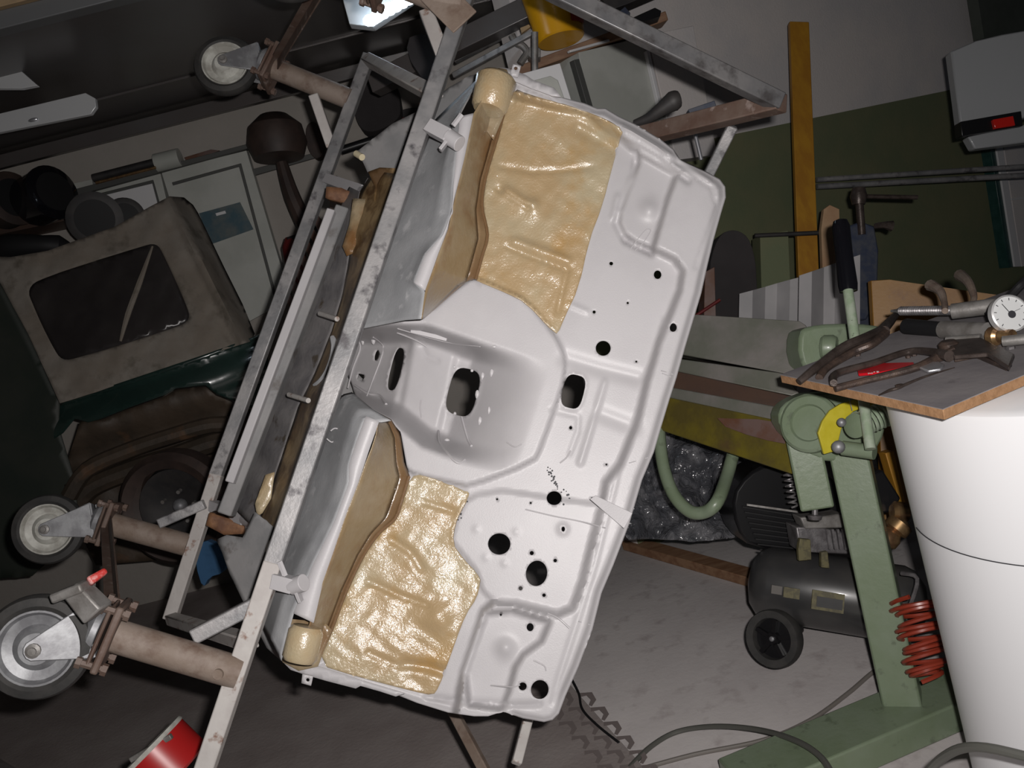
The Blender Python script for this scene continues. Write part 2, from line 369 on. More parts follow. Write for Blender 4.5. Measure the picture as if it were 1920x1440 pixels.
RIB = [(1055,750),(1175,790)]
def relief(p):
    h = np.zeros(len(p))
    h -= step(p, REGB, .042, 18)                       # big inner pressing
    h -= step(p, REGD, .032, 15); h -= step(p, REGG, .032, 15)
    h += step(p, chaikin(HEX, 1), .017, 9)             # raised tunnel mouth
    h += step(p, PLATE, .008, 7)
    inset = sdpoly(p, OUT)
    h -= .010*(1-sm(-inset, 6, 17))*(p[:, 0] > 1010)*(1-sm(p[:, 1], 1290, 1340))   # turned lip along the long edge
    h -= .009*(1-sm(-inset, 0, 12))*(p[:, 0] > 960)
    h -= ridge(p, [(1165,243),(1210,268),(1290,322),(1335,352),(1343,385),(1325,440),(1305,500)], .004, 4)
    h += ridge(p, [(1167,236),(1275,300),(1330,338)], .006, 5)
    h -= ridge(p, [(960,165),(1040,192),(1135,232),(1170,262),(1230,296),(1290,338)], .012, 6)
    h -= ridge(p, [(1160,880),(1140,960),(1115,1060),(1090,1140),(1048,1270),(1036,1318)], .003, 5)
    h -= ridge(p, [(800,1308),(870,1316),(960,1322),(1010,1320)], .007, 5)
    h += ridge(p, [(560,1245),(700,1282),(860,1330)], .003, 5)
    h += ridge(p, [(1134,716),(1112,790),(1088,868)], .006, 5)                 # long sharp ribs
    h -= ridge(p, [(1060,672),(1120,690),(1195,708)], .006, 12)
    h -= ridge(p, [(1125,775),(1190,800)], .005, 12)
    h += ridge(p, [(1150,408),(1158,370)], .006, 6)
    h += ridge(p, [(1066,570),(1100,584)], .004, 4)
    h -= ridge(p, [(1034,768),(1085,780),(1083,810),(1068,850)], .003, 3.5)
    h += .026*np.exp(-(((p-np.array([605,1228]))**2).sum(1))/125**2)+.032*np.exp(-(((p-np.array([1010,95]))**2).sum(1))/125**2)
    h += .013*np.exp(-(((p-np.array([1218,392]))**2).sum(1))/17**2)
    h += .012*np.exp(-(((p-np.array([948,1215]))**2).sum(1))/15**2)
    h += .006*np.exp(-(((p-np.array([1056,992]))**2).sum(1))/9**2)
    for c in ((893,992),(968,997),(911,1045),(946,1056)): h += .0018*np.exp(-(((p-np.array(c))**2).sum(1))/6**2)
    h += ridge(p, [(1116,1020),(1098,1065)], .004, 3); h += ridge(p, [(1245,600),(1232,655)], .004, 4)
    # transmission tunnel: sunk channel that runs away to the left
    can = 1-sm(sdpoly(p, CAN), -42, 4); u = p[:, 0]*.95+p[:, 1]*.31
    h -= can*(.17*np.clip((1195-u)/145, 0, 1)**1.8+.00015*np.clip(1050-u, 0, 120)+.0017*np.clip(935-u, 0, 260))
    for q_ in (HOLES[-4:-2]+HOLES[7:8]): h += ridge(p, q_+[q_[0]], .0035, 3.5)
    h += can*step(p, [(775,640),(856,664),(815,840),(745,800)], .012, 14)     # saddle across the tunnel
    h -= can*ridge(p, [(792,652),(800,668),(820,676)], .004, 4)
    return h
def pads_relief(p):
    h = np.zeros(len(p))
    h -= ridge(p, [(1085,240),(1122,262),(1150,282)], .012, 11)
    h += ridge(p, [(950,362),(978,380),(1000,384)], .013, 11); h -= ridge(p, [(935,354),(960,372),(990,390)], .010, 5)
    h -= ridge(p, [(940,312),(1000,322),(1060,320),(1110,312)], .004, 5)
    h += ridge(p, [(965,452),(1010,468),(1065,488)], .009, 8); h -= ridge(p, [(950,462),(1000,482),(1060,504)], .007, 4)
    h -= ridge(p, [(1064,505),(1045,585)], .006, 5)
    h -= ridge(p, [(795,942),(850,958)], .005, 5); h -= ridge(p, [(735,1012),(770,1035),(790,1065)], .007, 8)
    h -= ridge(p, [(690,1090),(760,1120),(800,1135)], .006, 6)
    h += .012*np.exp(-(((p-np.array([820,1158]))**2).sum(1))/26**2)
    h -= ridge(p, [(760,1245),(800,1250),(835,1262)], .009, 9); h -= ridge(p, [(690,1225),(750,1250)], .004, 6)
    h += .0022*pnoise(p, .075, 4)+.0022*pnoise(p, .028, 9)
    return h
PADU = [(963,165),(990,176),(1040,191),(1100,212),(1140,227),(1168,242),(1160,268),(1148,315),(1128,390),(1105,450),(1085,540),(1060,592),(1046,627),(1037,620),(987,566),(953,549),(900,527),(890,523),(905,480),(915,440),(905,385),(912,330),(932,262),(945,215)]
PADL = [(770,893),(791,891),(880,922),(878,933),(862,960),(852,985),(847,1018),(871,1051),(893,1073),(901,1092),(894,1122),(874,1151),(855,1200),(838,1249),(822,1290),(812,1304),(778,1297),(667,1268),(596,1246),(622,1182),(649,1111),(682,1042),(711,1001),(742,973),(757,936)]
def padmask(p): return np.maximum(1-sm(sdpoly(p, PADU), -6, -1), 1-sm(sdpoly(p, PADL), -6, -1))
def dmain(p): return z0(p)-relief(p)-padmask(p)*(np.minimum(pads_relief(p), 0)*1.0-.003)
def dpad(p): return z0(p)-relief(p)-pads_relief(p)-.006
HOLES = [ell(1146,494,3.5,3.5), ell(1233,515,7,8), ell(1177,568,2.2,2.2), ell(1114,585,3,3), ell(1131,653,14,14), ell(1262,614,7,8), ell(1193,678,2,2),
 ell(1075,734,20,32,14,sq=.62), ell(1070,802,3,3.4), ell(1137,871,2,2), ell(1039,934,14,13), ell(1056,992,3.6,5), ell(936,1020,21,20), ell(997,1037,4,4), ell(1041,1051,3.4,3.4),
 ell(1006,1075,20,24,10), ell(976,1103,4,4), ell(1020,1116,3.4,3.4), ell(932,936,2,2), ell(995,943,2,2), ell(1110,934,2,2), ell(994,1176,6.5,7.5), ell(980,1287,7.5,7.5), ell(1012,1293,16.5,18,10), ell(939,1153,2,2),
 ell(742,692,10,41,14,sq=.7), ell(868,735,27,45,15,sq=.6), ell(676,707,6,6,14,n=8,sq=.2), ell(706,666,3.5,10,14)]
body = thing('car_body_section', 'big white primed car bulkhead with amber resin patches, bolted across the rolling frame', 'car body', P(900, 760, 1.95))
sheet('bulkhead', OUT, dmain, M['primer'], body, HOLES, grid=4.5, rings=(3, 6, 9, 12, 15, 18))
tag(sheet('resin_patch', chaikin(PADU, 1), dpad, M['resin'], body, grid=4.6, thick=.003), 'upper glossy honey resin patch')
tag(sheet('resin_patch', chaikin(PADL, 1), dpad, M['resin'], body, grid=4.6, thick=.003), 'lower glossy honey resin patch')

def rows(lines, counts, jit=0., seed=1):
    """lines: list of [(px,py,z)...] of equal meaning from one crease to the next; counts: rows between them"""
    R_ = []; n = 60
    def rs(l):
        l = np.array(l, float); s_ = np.r_[0, np.cumsum(np.hypot(*np.diff(l[:, :2], axis=0).T))]; t = np.linspace(0, s_[-1], n)
        return np.stack([np.interp(t, s_, l[:, i]) for i in range(3)], 1)
    L = [rs(l) for l in lines]
    for a, b, c in zip(L[:-1], L[1:], counts):
        for j in range(c): R_.append(a+(b-a)*j/c)
    R_.append(L[-1]); rnd = np.random.RandomState(seed); out = []
    for i, r in enumerate(R_):
        q = r.copy()
        if jit and 0 < i < len(R_)-1: q[:, 2] += jit*(pnoise(r[:, :2], .05, seed))
        out.append([P(*x) for x in q])
    return out
def crease(pts, off): return [(x, y, z1(x, y)-off) for x, y in pts]
# side walls that rise from the bulkhead to the chassis rail
CU = [(960,165),(945,215),(932,262),(912,330),(905,385),(915,440),(905,480),(893,524),(877,525),(795,596)]
FU = [(925,150),(888,212),(870,300),(853,370),(840,430),(822,475),(808,515),(797,545),(793,575),(790,598)]
CL = [(700,770),(733,787),(750,815),(757,868),(768,893),(754,938),(742,972),(711,1000),(682,1042),(649,1111),(622,1182),(592,1248)]
FLo = [(708,792),(705,812),(696,840),(684,870),(672,905),(660,935),(648,965),(638,995),(625,1035),(605,1090),(588,1140),(560,1240)]
for (c_, f_, nm) in ((CU, FU, 'upper amber side wall'), (CL, FLo, 'lower amber side wall')):
    ln = [[(x, y, z1(x, y)+.004) for x, y in c_], [(x*.8+X*.2, y*.8+Y*.2, z1(x, y)-.012) for (x, y), (X, Y) in zip(c_, f_)], [(x, y, z1(x, y)-.128) for x, y in f_]]
    rr_ = rows(ln, [3, 9], .004, 3); tag(MB().loft(rr_[3:]).build('side_wall', M['resinshade'], body, smooth=60, solid=.0016), nm)
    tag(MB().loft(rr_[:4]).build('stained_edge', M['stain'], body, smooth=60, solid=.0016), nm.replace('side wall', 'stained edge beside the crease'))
for c_ in (CU[:8], CL[4:]): MB().sweep([P(x-1, y, z1(x, y)-.002) for x, y in c_], .0036, 8, 4).build('seam_bead', M['seam'], body)
# white chassis rail flange, bright face toward the lens
RU = [(888,212),(870,300),(853,370),(840,430),(822,475),(808,515),(797,545)]
LU = [(862,218),(856,285),(850,350),(849,398),(830,442),(797,476),(776,530)]
RL = [(711,790),(690,850),(672,905),(651,962),(627,1030),(606,1090),(588,1168)]
LL = [(686,780),(668,828),(654,872),(654,905),(626,980),(586,1060),(550,1150)]
railparts = []
for r_, l_, nm in ((RU, LU, 'upper white rail flange'), (RL, LL, 'lower white rail flange')):
    a = [(x, y, z1(x, y)-.128) for x, y in r_]; b = [(x, y, z1(x, y)-.132) for x, y in l_]
    mb = MB().loft(rows([a, b], [2])); tag(mb.build('rail_flange', M['primer'], body, smooth=30, solid=.002), nm)
# grey outer wall of the rail, dropping away from the lens
def line(pts, z): return [(x, y, z if not callable(z) else z(x, y)) for x, y in pts]
zl = lambda k: (lambda x, y: z1(x, y)+k)
EU = [(868,222),(856,285),(850,350),(849,398),(830,442),(797,476),(776,530),(797,546),(793,576),(790,598)]
GU = [(850,228),(835,300),(826,360),(818,410),(806,445),(784,480),(765,525),(768,545),(765,575),(760,600)]
HU = [(905,138),(815,225),(770,330),(742,400),(715,450),(695,505),(680,550),(662,590),(648,622)]
EL = [(733,788),(709,792),(686,780),(668,828),(654,872),(654,905),(626,980),(586,1060),(550,1150),(527,1238)]
GL = [(700,768),(672,768),(660,790),(645,840),(636,880),(628,920),(600,985),(565,1055),(530,1125),(508,1200)]
HL = [(660,735),(640,740),(620,770),(600,830),(585,870),(570,910),(545,975),(515,1050),(497,1105),(488,1165)]
tag(MB().loft(rows([line(EU, zl(-.128)), line(GU, zl(-.10)), line(HU, zl(.03))], [4, 10], .004, 5)).build('rail_side', M['greyprimer'], body, smooth=60, solid=.0016), 'upper grey scuffed rail side')
tag(MB().loft(rows([line(EL, zl(-.128)), line(GL, zl(-.10)), line(HL, zl(.04))], [4, 10], .005, 6)).build('rail_side', M['greyprimer'], body, smooth=60, solid=.0016), 'lower grey scuffed rail side')
# brown waxed cavity, ribbed floor and sill rail further back
JU = [(905,138),(815,225),(770,330),(742,400),(715,450),(695,505),(680,550),(662,590),(630,690),(604,760),(585,830),(565,890),(540,960),(505,1050)]
KU = [(900,139),(790,215),(700,320),(675,360),(660,430),(652,500),(640,560),(622,620),(590,700),(560,760),(540,820),(520,880),(500,940),(478,990)]
MU = [(895,139),(770,220),(668,300),(655,350),(640,380),(618,440),(590,510),(572,570),(545,640),(520,700),(497,770),(475,840),(450,900),(438,950)]
tag(MB().loft(rows([line(JU[2:], zl(.05)), line(KU[2:], zl(.26))], [10], .03, 8)).build('floor_channel', M['brownresin'], body, smooth=60, solid=.0016), 'brown waxed channel of the floor')
ln = rows([line(KU[3:], zl(.27)), line(MU[3:], zl(.42))], [12], 0)
mb = MB()
for r in ln:
    for i, q in enumerate(r): q += (q-CAM).normalized()*(.011*math.sin(i*1.05))
mb.loft(ln); tag(mb.build('ribbed_floor', M['dirtyfloor'], body, smooth=50, solid=.0016), 'dirty ribbed floor section')
mb = MB(); a, b = P(644, 392, 2.36), P(424, 965, 2.20); mb.bar(a, b, .036, .05)
tag(mb.build('sill_rail', M['gussetgrey'], body, bevel=.004), 'pale boxed sill rail')
mb = MB(); a, b = P(622, 395, 2.32), P(432, 905, 2.18); mb.bar(a, b, .022, .03)
tag(mb.build('sill_lip', M['primer'], body, bevel=.003), 'white lip of the sill rail')
# corner gussets
def flat(name, pts, zf, material, parent, thick=.002, grid=9, noise=0., label=None, holes=()):
    o = sheet(name, pts, (lambda p: zf(p)+noise*pnoise(p, .03, 2)) if callable(zf) else (lambda p: np.full(len(p), zf)+noise*pnoise(p, .03, 2)), material, parent, holes, grid, thick)
    return tag(o, label)
zoff = lambda k: (lambda p: z0(p)+k)
flat('gusset', [(905,136),(880,142),(840,165),(790,205),(735,232),(668,285),(664,297),(680,303),(690,325),(720,332),(750,330),(800,300),(850,240)], lambda p: z0(p)+.15+.0004*(900-p[:, 0]), M['gussetgrey'], body, noise=.006, label='upper grey corner gusset')
flat('gusset', [(478,960),(455,1008),(425,1003),(405,1012),(416,1035),(430,1075),(452,1120),(482,1180),(500,1215),(528,1240),(545,1215),(520,1120),(540,1010)], lambda p: z0(p)+.10+.0005*(540-p[:, 0]), M['gussetgrey'], body, noise=.006, label='lower grey corner gusset')
flat('resin_smear', [(690,322),(712,314),(755,316),(775,330),(752,352),(735,372),(712,400),(700,372),(703,350)], lambda p: z0(p)+.19, M['brownresin'], body, label='brown smear on the upper gusset')
flat('resin_smear', [(662,372),(700,374),(690,425),(672,448),(668,472),(650,480),(642,462),(655,420)], lambda p: z0(p)+.225, M['resinshade'], body, noise=.004, label='pale amber smear by the sill')
flat('resin_smear', [(498,890),(515,885),(508,935),(492,962),(482,968),(478,945)], lambda p: z0(p)+.21, M['resin'], body, label='orange smear at the low end of the floor')
flat('resin_smear', [(706,538),(722,540),(720,570),(706,600),(694,602),(697,570)], lambda p: z0(p)+.085, M['resinshade'], body, label='amber smear beside the tunnel')
MB().cyl(P(668, 288, 2.15), P(679, 295, 2.13), .008).build('plug', M['beige'], body)
# folded lip through the tunnel end and two studs
mb = MB(); mb.sweep([P(623,632,2.14), P(629,655,2.12), P(620,690,2.11), P(604,712,2.12), P(588,722,2.14)], [.006,.012,.012,.008,.003], 8); mb.build('bent_lip', M['greyprimer'], body)
for a, b in (((600,588,2.18), (632,598,2.08)), ((542,740,2.15), (578,751,2.05))): MB().cyl(P(*a), P(*b), .006).build('stud', M['steelpale'], body)
flat('tunnel_flange', [(610,690),(650,680),(770,800),(745,870),(690,800),(615,790)], lambda p: z0(p)+.42, M['gussetgrey'], body)
flat('tunnel_flange', [(640,650),(660,590),(720,575),(810,560),(815,610),(700,640)], lambda p: z0(p)+.42, M['gussetgrey'], body)
# moulded lumps where the wheel arches meet the bulkhead
def lump(a, b, r0, r1, label):
    a, b = P(*a), P(*b); L = (b-a).length; mb = MB()
    mb.lathe([(r0*.15, -.006), (r0*.8, -.004), (r0, .006), ((r0+r1)/2, L*.5), (r1, L-.008), (r1*.85, L), (r1*.2, L+.001)], a, b-a, 30)
    tag(mb.build('moulded_boss', M['resinshade'] if 0 else M['resin'], body, smooth=50), label)
lump((932,146,1.955), (916,207,1.945), .046, .040, 'upper resin covered boss'); lump((575,1178,1.73), (560,1240,1.72), .034, .034, 'lower resin covered boss')
flat('arch_corner', [(905,136),(935,127),(950,130),(965,165),(945,215),(925,262),(893,222),(885,180)], lambda p: z0(p)-.05, M['resinshade'], body, noise=.002, label='amber corner behind the upper boss')
flat('arch_corner', [(588,1165),(612,1170),(622,1182),(596,1250),(560,1258),(530,1242),(524,1225),(540,1160)], lambda p: z0(p)-.04, M['resinshade'], body, noise=.002, label='amber corner behind the lower boss')
flat('edge_lip', [(918,133),(935,126),(952,128),(985,140),(1000,150),(1040,165),(1052,182),(1035,180),(990,163),(950,146),(930,140)], lambda p: z0(p)-.035, M['primer'], body)
flat('edge_lip', [(527,1238),(560,1244),(600,1250),(700,1282),(760,1300),(742,1306),(711,1296),(676,1286),(667,1291),(613,1277),(575,1266),(545,1256)], lambda p: z0(p)-.035, M['primer'], body)
for q, zz, r_ in (([(962,120),(977,123),(971,145),(956,142)], 2.0, (967,128)), ([(567,1264),(587,1268),(583,1286),(565,1281)], 1.77, (577,1275))):
    flat('fixing_tab', q, zz, M['primer'], body, .003, 5, holes=[ell(r_[0], r_[1], 3.4, 3.4)])
# thin sealant threads, clips and weld marks raised on the sheet
def zs(x, y): return float(dmain(np.array([[x, y]], float))[0])
def thread(pts, r=.0012, m='primer'):
    return MB().sweep([P(x, y, zs(x, y)-.003) for x, y in pts], r, 6, 4)
thr = [([(822,808),(824,830),(838,848),(850,862),(862,868),(872,862)], .002), ([(866,782),(872,805),(878,825),(884,836)], .002), ([(790,750),(788,765),(790,782)], .0012),
 ([(673,640),(675,655),(662,690),(652,728)], .0014), ([(700,632),(718,648),(715,670),(700,710),(688,742)], .0012), ([(665,722),(690,738),(712,742),(724,758)], .0022), ([(745,624),(780,638),(800,650)], .0014),
 ([(1180,470),(1196,448),(1212,430),(1220,433),(1206,455),(1190,470)], .0008), ([(1240,695),(1262,702)], .0008), ([(1242,700),(1258,707)], .0008), ([(950,829),(965,838),(978,833)], .0009),
 ([(985,955),(1040,968),(1090,978),(1135,990)], .0011), ([(1028,1150),(1048,1160),(1068,1178)], .0014), ([(1085,1165),(1108,1172)], .0009), ([(920,1285),(960,1288),(975,1284)], .001), ([(1000,1238),(1020,1248),(1024,1258)], .001),
 ([(1050,868),(1062,858),(1070,845)], .0014), ([(1180,868),(1215,858)], .0008), ([(745,616),(830,640),(900,650)], .0009), ([(620,808),(628,803),(640,806)], .001), ([(612,822),(622,829),(630,824)], .001)]
mb = MB()
for t, r in thr:
    mb.sweep([P(x, y, zs(max(x, 655), y)-.004 if x > 650 else 1.9) for x, y in t], r*1.5, 6, 4)
tag(mb.build('sealant_threads', M['primer'], body), 'stray white sealant strings', kind='stuff')
mb = MB(); mb.bar(P(770, 620, zs(770, 620)-.004), P(838, 636, zs(838, 636)-.004), .010, .004); mb.build('slot_plate', M['primer'], body, bevel=.001)
for x, y, rx, ry in ((895,740,4,9),(905,706,3.5,8),(922,700,4,8),(900,790,4,9),(917,770,3,8),(927,650,5,3),(885,695,3,3),(852,688,3,3),(853,776,3,4),(838,826,5,4),(700,638,4,8),(680,640,3,7)):
    zc = zs(x, y)-.002; mb = MB(); mb.ball(P(x, y, zc), .001, n=8)
    mb.v = [V(c) for c in [(P(x, y, zc)+(v_-P(x, y, zc))*(0)+RT*((v_-P(x, y, zc)).x*rx/1663*zc/.001*1.0)+UP*((v_-P(x, y, zc)).z*ry/1663*zc/.001)-FW*((v_-P(x, y, zc)).y*2.0)) for v_ in mb.v]]
    mb.build('weld_spot', M['primer'], body)
# bracket strip bridging the right channel
mb = MB(); q = [(1106,936),(1117,929),(1186,962),(1170,991)]; mb.prism([P(x, y, z1(x, y)-d) for (x, y), d in zip(q, (.004, .004, .020, .020))], -FW*-.003)
mb.build('bracket_strip', M['primer'], body, bevel=.0008)
# drilled speckle where old welds were cut out
mb = MB(); rnd = random.Random(3)
for k in range(46):
    t = k/45
    if k < 24: x, y = 1030+t*2*12+rnd.uniform(-5, 5), 876+t*2*38+rnd.uniform(-4, 4)
    elif k < 32: x, y = 1052+rnd.uniform(0, 16), 915+rnd.uniform(0, 40)
    else: x, y = 872-(t-.7)*50+rnd.uniform(-6, 6), 940+(t-.7)*130+rnd.uniform(-4, 4)
    n_ = -(P(x, y, 2)-CAM).normalized(); c = P(x, y, zs(x, y)-.0006); mb.lathe([(rnd.uniform(.0012, .0026), 0), (.0004, .0006)], c, n_, 7)
tag(mb.build('pitted_spots', M['print'], body), 'grey pits where old welds were cut', kind='stuff')

# ================================================================== rolling frame
frame = thing('rolling_frame', 'tall tilted steel trolley frame on rusty pipe legs, carrying the white car bulkhead', 'frame', P(560, 800, 1.9))
def tubebar(name, a, b, w_, m, h=None, label=None, parent=None):
    return tag(MB().bar(P(*a), P(*b), w_, h or w_).build(name, M[m], parent or frame, bevel=.003), label)
tubebar('long_rail', (892,-60,2.00), (512,1060,1.755), .036, 'steel', label='bare steel near rail')
tubebar('long_rail', (514,1054,1.755), (375,1470,1.68), .036, 'steelpale', label='primed lower end of the near rail')
tubebar('long_rail', (692,105,2.76), (405,893,2.56), .036, 'steel', label='bare steel far rail')
tubebar('long_rail', (407,889,2.56), (319,1162,2.50), .036, 'steelpale', label='primed lower end of the far rail')
tubebar('cross_tube', (690,112,2.75), (815,178,2.10), .034, 'steelpale')
tubebar('cross_tube', (320,1160,2.50), (470,1205,1.80), .030, 'steelpale')
tubebar('cross_tube', (388,1462,1.70), (560,1470,1.75), .034, 'steelpale')
tubebar('upper_arm', (1010,-30,1.86), (1462,192,1.95), .037, 'steeldark', label='dark steel arm toward the wall')
tubebar('upper_arm', (1466,190,1.95), (1150,268,2.35), .042, 'rustbar', label='brown arm behind the bulkhead')
tubebar('arm_brace', (1374,236,2.13), (1312,360,2.22), .026, 'steel')
tubebar('lower_strut', (1000,1310,2.05), (968,1432,1.95), .022, 'steelpale', label='white lower strut')
tubebar('lower_strut', (845,1325,2.25), (925,1475,2.05), .024, 'rustpipe', label='rusty lower strut')
# struts from rail to pipe
tubebar('diagonal_brace', (800,25,2.02), (832,108,1.96), .032, 'steelpale')
tubebar('diagonal_brace', (588,178,2.70), (622,276,2.72), .030, 'steelpale')
tubebar('diagonal_brace', (482,1132,1.745), (362,1194,1.72), .030, 'steel')
tubebar('diagonal_brace', (384,945,2.52), (298,982,2.50), .028, 'steel')
# angle iron joining the two lower caster plates and the upper ones
for a, b in (((205,968,2.52), (222,1150,1.72)), ((606,-20,2.15), (520,122,2.72))):
    mb = MB(); A_, B_ = P(*a), P(*b); d = (B_-A_).normalized(); s_ = d.cross(-FW).normalized()
    mb.bar(A_, B_, .034, .004); mb.bar(A_+s_*.017-FW*.014, B_+s_*.017-FW*.014, .004, .03); mb.build('angle_iron', M['rustbar'], frame, bevel=.001)
# caster legs
def caster(pa, pb, rp, wc, R, zw, side=1, brake=False, pipe_label=None, lab=None, plate=.062, wheel='zinc', wz=0):
    A_, B_ = P(*pa), P(*pb); d = (B_-A_).normalized()             # from rail out to plate
    tag(MB().cyl(A_, B_, rp).build('leg_pipe', M['rustpipe'], frame), pipe_label)
    MB().cyl(A_+d*.03-FW*rp*.98, A_+d*.03-FW*(rp+.006), .010).build('pipe_rivet', M['rustpipe'], frame) if brake else None
    a = (-FW-d*(-FW).dot(d)).normalized(); a = (a+ (0.18*side)*d.cross(a)).normalized(); a = (a-d*a.dot(d)).normalized(); u = d.cross(a).normalized()
    mb = MB(); mb.box(B_, d*.007, u*plate, a*plate); mb.box(B_+d*.016, d*.004, u*plate*.9, a*plate*.9)
    cs = tag(mb.build('caster', M['rustbar'], frame, bevel=.004), lab)
    for i in (-1, 1):
        for j in (-1, 1):
            c = B_+u*plate*.82*i+a*plate*.8*j; MB().lathe([(.011, -.02), (.011, -.010), (.007, -.010), (.007, .026), (.011, .026), (.011, .036)], c, d, 6).build('bolt', M['rustbar'], cs)
    W = P(*wc, zw); hw = .021                                     # wheel centre, half width
    W = W-a*0; mid = B_+d*.022
    # dished fork: crown dome and two tapering arms
    mb = MB(); mb.lathe([(.05, 0), (.05, .012), (.042, .022), (.02, .030)], mid, d, 24)
    for s_ in (-1, 1):
        top = mid+d*.016+a*s_*.040; ax_ = W+a*s_*.033; e = (ax_-top).normalized(); n_ = e.cross(a).normalized()
        if n_.dot(u) < 0: n_ = -n_
        q = [top+n_*.048, top-n_*.048]
        for k in range(7):
            t = -math.pi/2+math.pi*k/6; q.append(ax_+e*.017*math.cos(t)+n_*.019*math.sin(t))
        mb.prism(q, a*.004*s_)
        mb.prism([top+n_*.048, top-n_*.048, top-n_*.044-a*s_*.03, top+n_*.044-a*s_*.03], e*-.004)
    mb.build('fork', M['zinc'], cs, bevel=.0015)
    t_ = MB().lathe([(R*.70, -hw*.7), (R*.80, -hw*1.0), (R*.95, -hw*.8), (R, -hw*.3), (R, hw*.3), (R*.95, hw*.8), (R*.80, hw*1.0), (R*.70, hw*.7), (R*.70, -hw*.7)], W, a, 48, caps=False).build('tyre', M['rubber'], cs)
    MB().lathe([(R*.12, -hw*1.2), (R*.30, -hw*1.2), (R*.38, -hw*.8), (R*.44, -hw*.3), (R*.62, -hw*.5), (R*.68, -hw*.95), (R*.72, -hw*.95), (R*.72, hw*.95), (R*.68, hw*.95), (R*.62, hw*.5), (R*.44, hw*.3), (R*.38, hw*.8), (R*.30, hw*1.2), (R*.12, hw*1.2)], W, a, 40).build('wheel_rim', M[wheel], cs)
    MB().lathe([(.013, 0), (.013, .006), (.007, .008), (.007, .014)], W+a*.037, a, 12).build('axle_bolt', M['zincdull'], cs)
    if brake:
        c0 = P(185,1150,zw-.05); c1 = P(140,1100,zw-.05)
        MB().bar(c0, c1, .040, .05, taper=.85).build('brake_housing', M['zincdull'], cs, bevel=.004)
        MB().bar(P(108,1118,zw-.05), P(166,1096,zw-.05), .017, .055).build('brake_foot', M['zincdull'], cs, bevel=.004)
        tag(MB().bar(P(165,1092,zw-.05), P(199,1070,zw-.03), .016, .03, taper=.7).build('brake_pedal', M['redplastic'], cs, bevel=.004), 'red brake pedal')
    return cs
caster((448,1262,1.715), (210,1190,1.66), .031, (72,1212), .093, 1.60, 1, True, 'near lower rusty pipe leg', 'large near lower caster with red brake pedal')
caster((352,1022,2.53), (206,982,2.50), .032, (92,992), .096, 2.46, 1, False, 'far lower rusty pipe leg', 'far lower caster with pale rim', wheel='plasticwhite')
caster((656,186,2.74), (512,128,2.74), .032, (424,124), .096, 2.72, 1, False, 'far upper rusty pipe leg', 'far upper caster against the dark ceiling', wheel='plasticwhite')
caster((868,12,1.985), (716,-48,1.99), .034, (545,-72), .096, 1.98, 1, False, 'near upper pipe leg at the frame edge', 'near upper caster cut by the frame edge')
MB().bar(P(800,-30,1.97), P(872,42,1.95), .07, .006, up=-FW).build('joint_plate', M['rustpipe'], frame, bevel=.002)
# stub mounts clamping the body
def stub(a, b, c, r, m='steelpale', label=None, zc=0):
    A_, B_, C_ = P(*a), P(*b), P(*c); mb = MB(); mb.bar(A_, B_, r*1.7, r*1.7); d = (C_-B_).normalized(); mb.cyl(B_-d*.006, C_, r)
    o = tag(mb.build('mount_stub', M[m], frame, bevel=.001), label)
    u = d.cross(-FW).normalized()
    MB().box(B_+u*.012, d*.004, u*.022, FW*.012).build('clamp_plate', M[m], o, bevel=.001)
    MB().lathe([(.006, 0), (.006, .03)], B_-d*.012-u*.024, u*-1, 6).build('clamp_bolt', M[m], o)
stub((806,238,1.90), (844,258,1.87), (862,270,1.86), .017, 'primer', 'upper white mount stub')
stub((514,1088,1.74), (552,1098,1.73), (570,1092,1.72), .017, 'primer', 'lower white mount stub')
stub((612,336,2.70), (682,360,2.50), (706,364,2.40), .018, 'primer', 'far upper mount stub')
stub((400,948,2.54), (462,974,2.40), (490,984,2.30), .018, 'primer', 'far lower mount stub')
flat('padding_block', [(612,350),(640,352),(675,368),(680,378),(655,382),(610,370)], 2.42, M['rustblock'], frame, .05)
flat('padding_block', [(392,962),(440,978),(478,990),(475,1000),(420,1003),(386,985)], 2.42, M['rustblock'], frame, .05)

# ================================================================== the garage shell
fl_ = MB().add([(-4.5, -1.2, 0), (4.5, -1.2, 0), (4.5, 8, 0), (-4.5, 8, 0)], [(0, 1, 2, 3)]).build('floor', M['concrete'], solid=.1); tag(fl_, kind='structure')
WZ = V((0, 0, 1))
wa = P(1355, 256, 4.0); wb = P(1790, 167, 4.8); wd_ = (wb-wa); wd_.z = 0; wd_.normalize(); wn = V((wd_.y, -wd_.x, 0))     # faces the lens
if wn.dot(CAM-wa) < 0: wn = -wn
def wallp(s, h, off=0.): return V((wa.x, wa.y, 0))+wd_*s+WZ*h+wn*off
def onwall(px, py, off=0.): return hit(px, py, wa+wn*off, wn)
hpaint = .5*(wa.z+wb.z)
sL = -.95; sR = 3.4; H = 3.2
def slab(name, a, b, z_0, z_1, t, m, n_):
    return tag(MB().prism([V((a.x, a.y, z_0)), V((b.x, b.y, z_0)), V((b.x, b.y, z_1)), V((a.x, a.y, z_1))], -n_*t).build(name, m), kind='structure')
_d = math.hypot(wb.x-wa.x, wb.y-wa.y); hz = lambda s: wa.z+(wb.z-wa.z)*s/_d
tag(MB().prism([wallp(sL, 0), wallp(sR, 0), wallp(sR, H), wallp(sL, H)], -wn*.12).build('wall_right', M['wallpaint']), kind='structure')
tag(MB().prism([wallp(sL, 0, .003), wallp(sR, 0, .003), wallp(sR, hz(sR), .003), wallp(sL, hz(sL), .003)], -wn*.004).build('trim_1', M['olive']), kind='structure')
BY = 4.62
slab('wall_back', V((-4.5, BY, 0)), V((wallp(sL, 0).x+.3, BY, 0)), 0, H, .12, M['walldark'], V((0, -1, 0)))
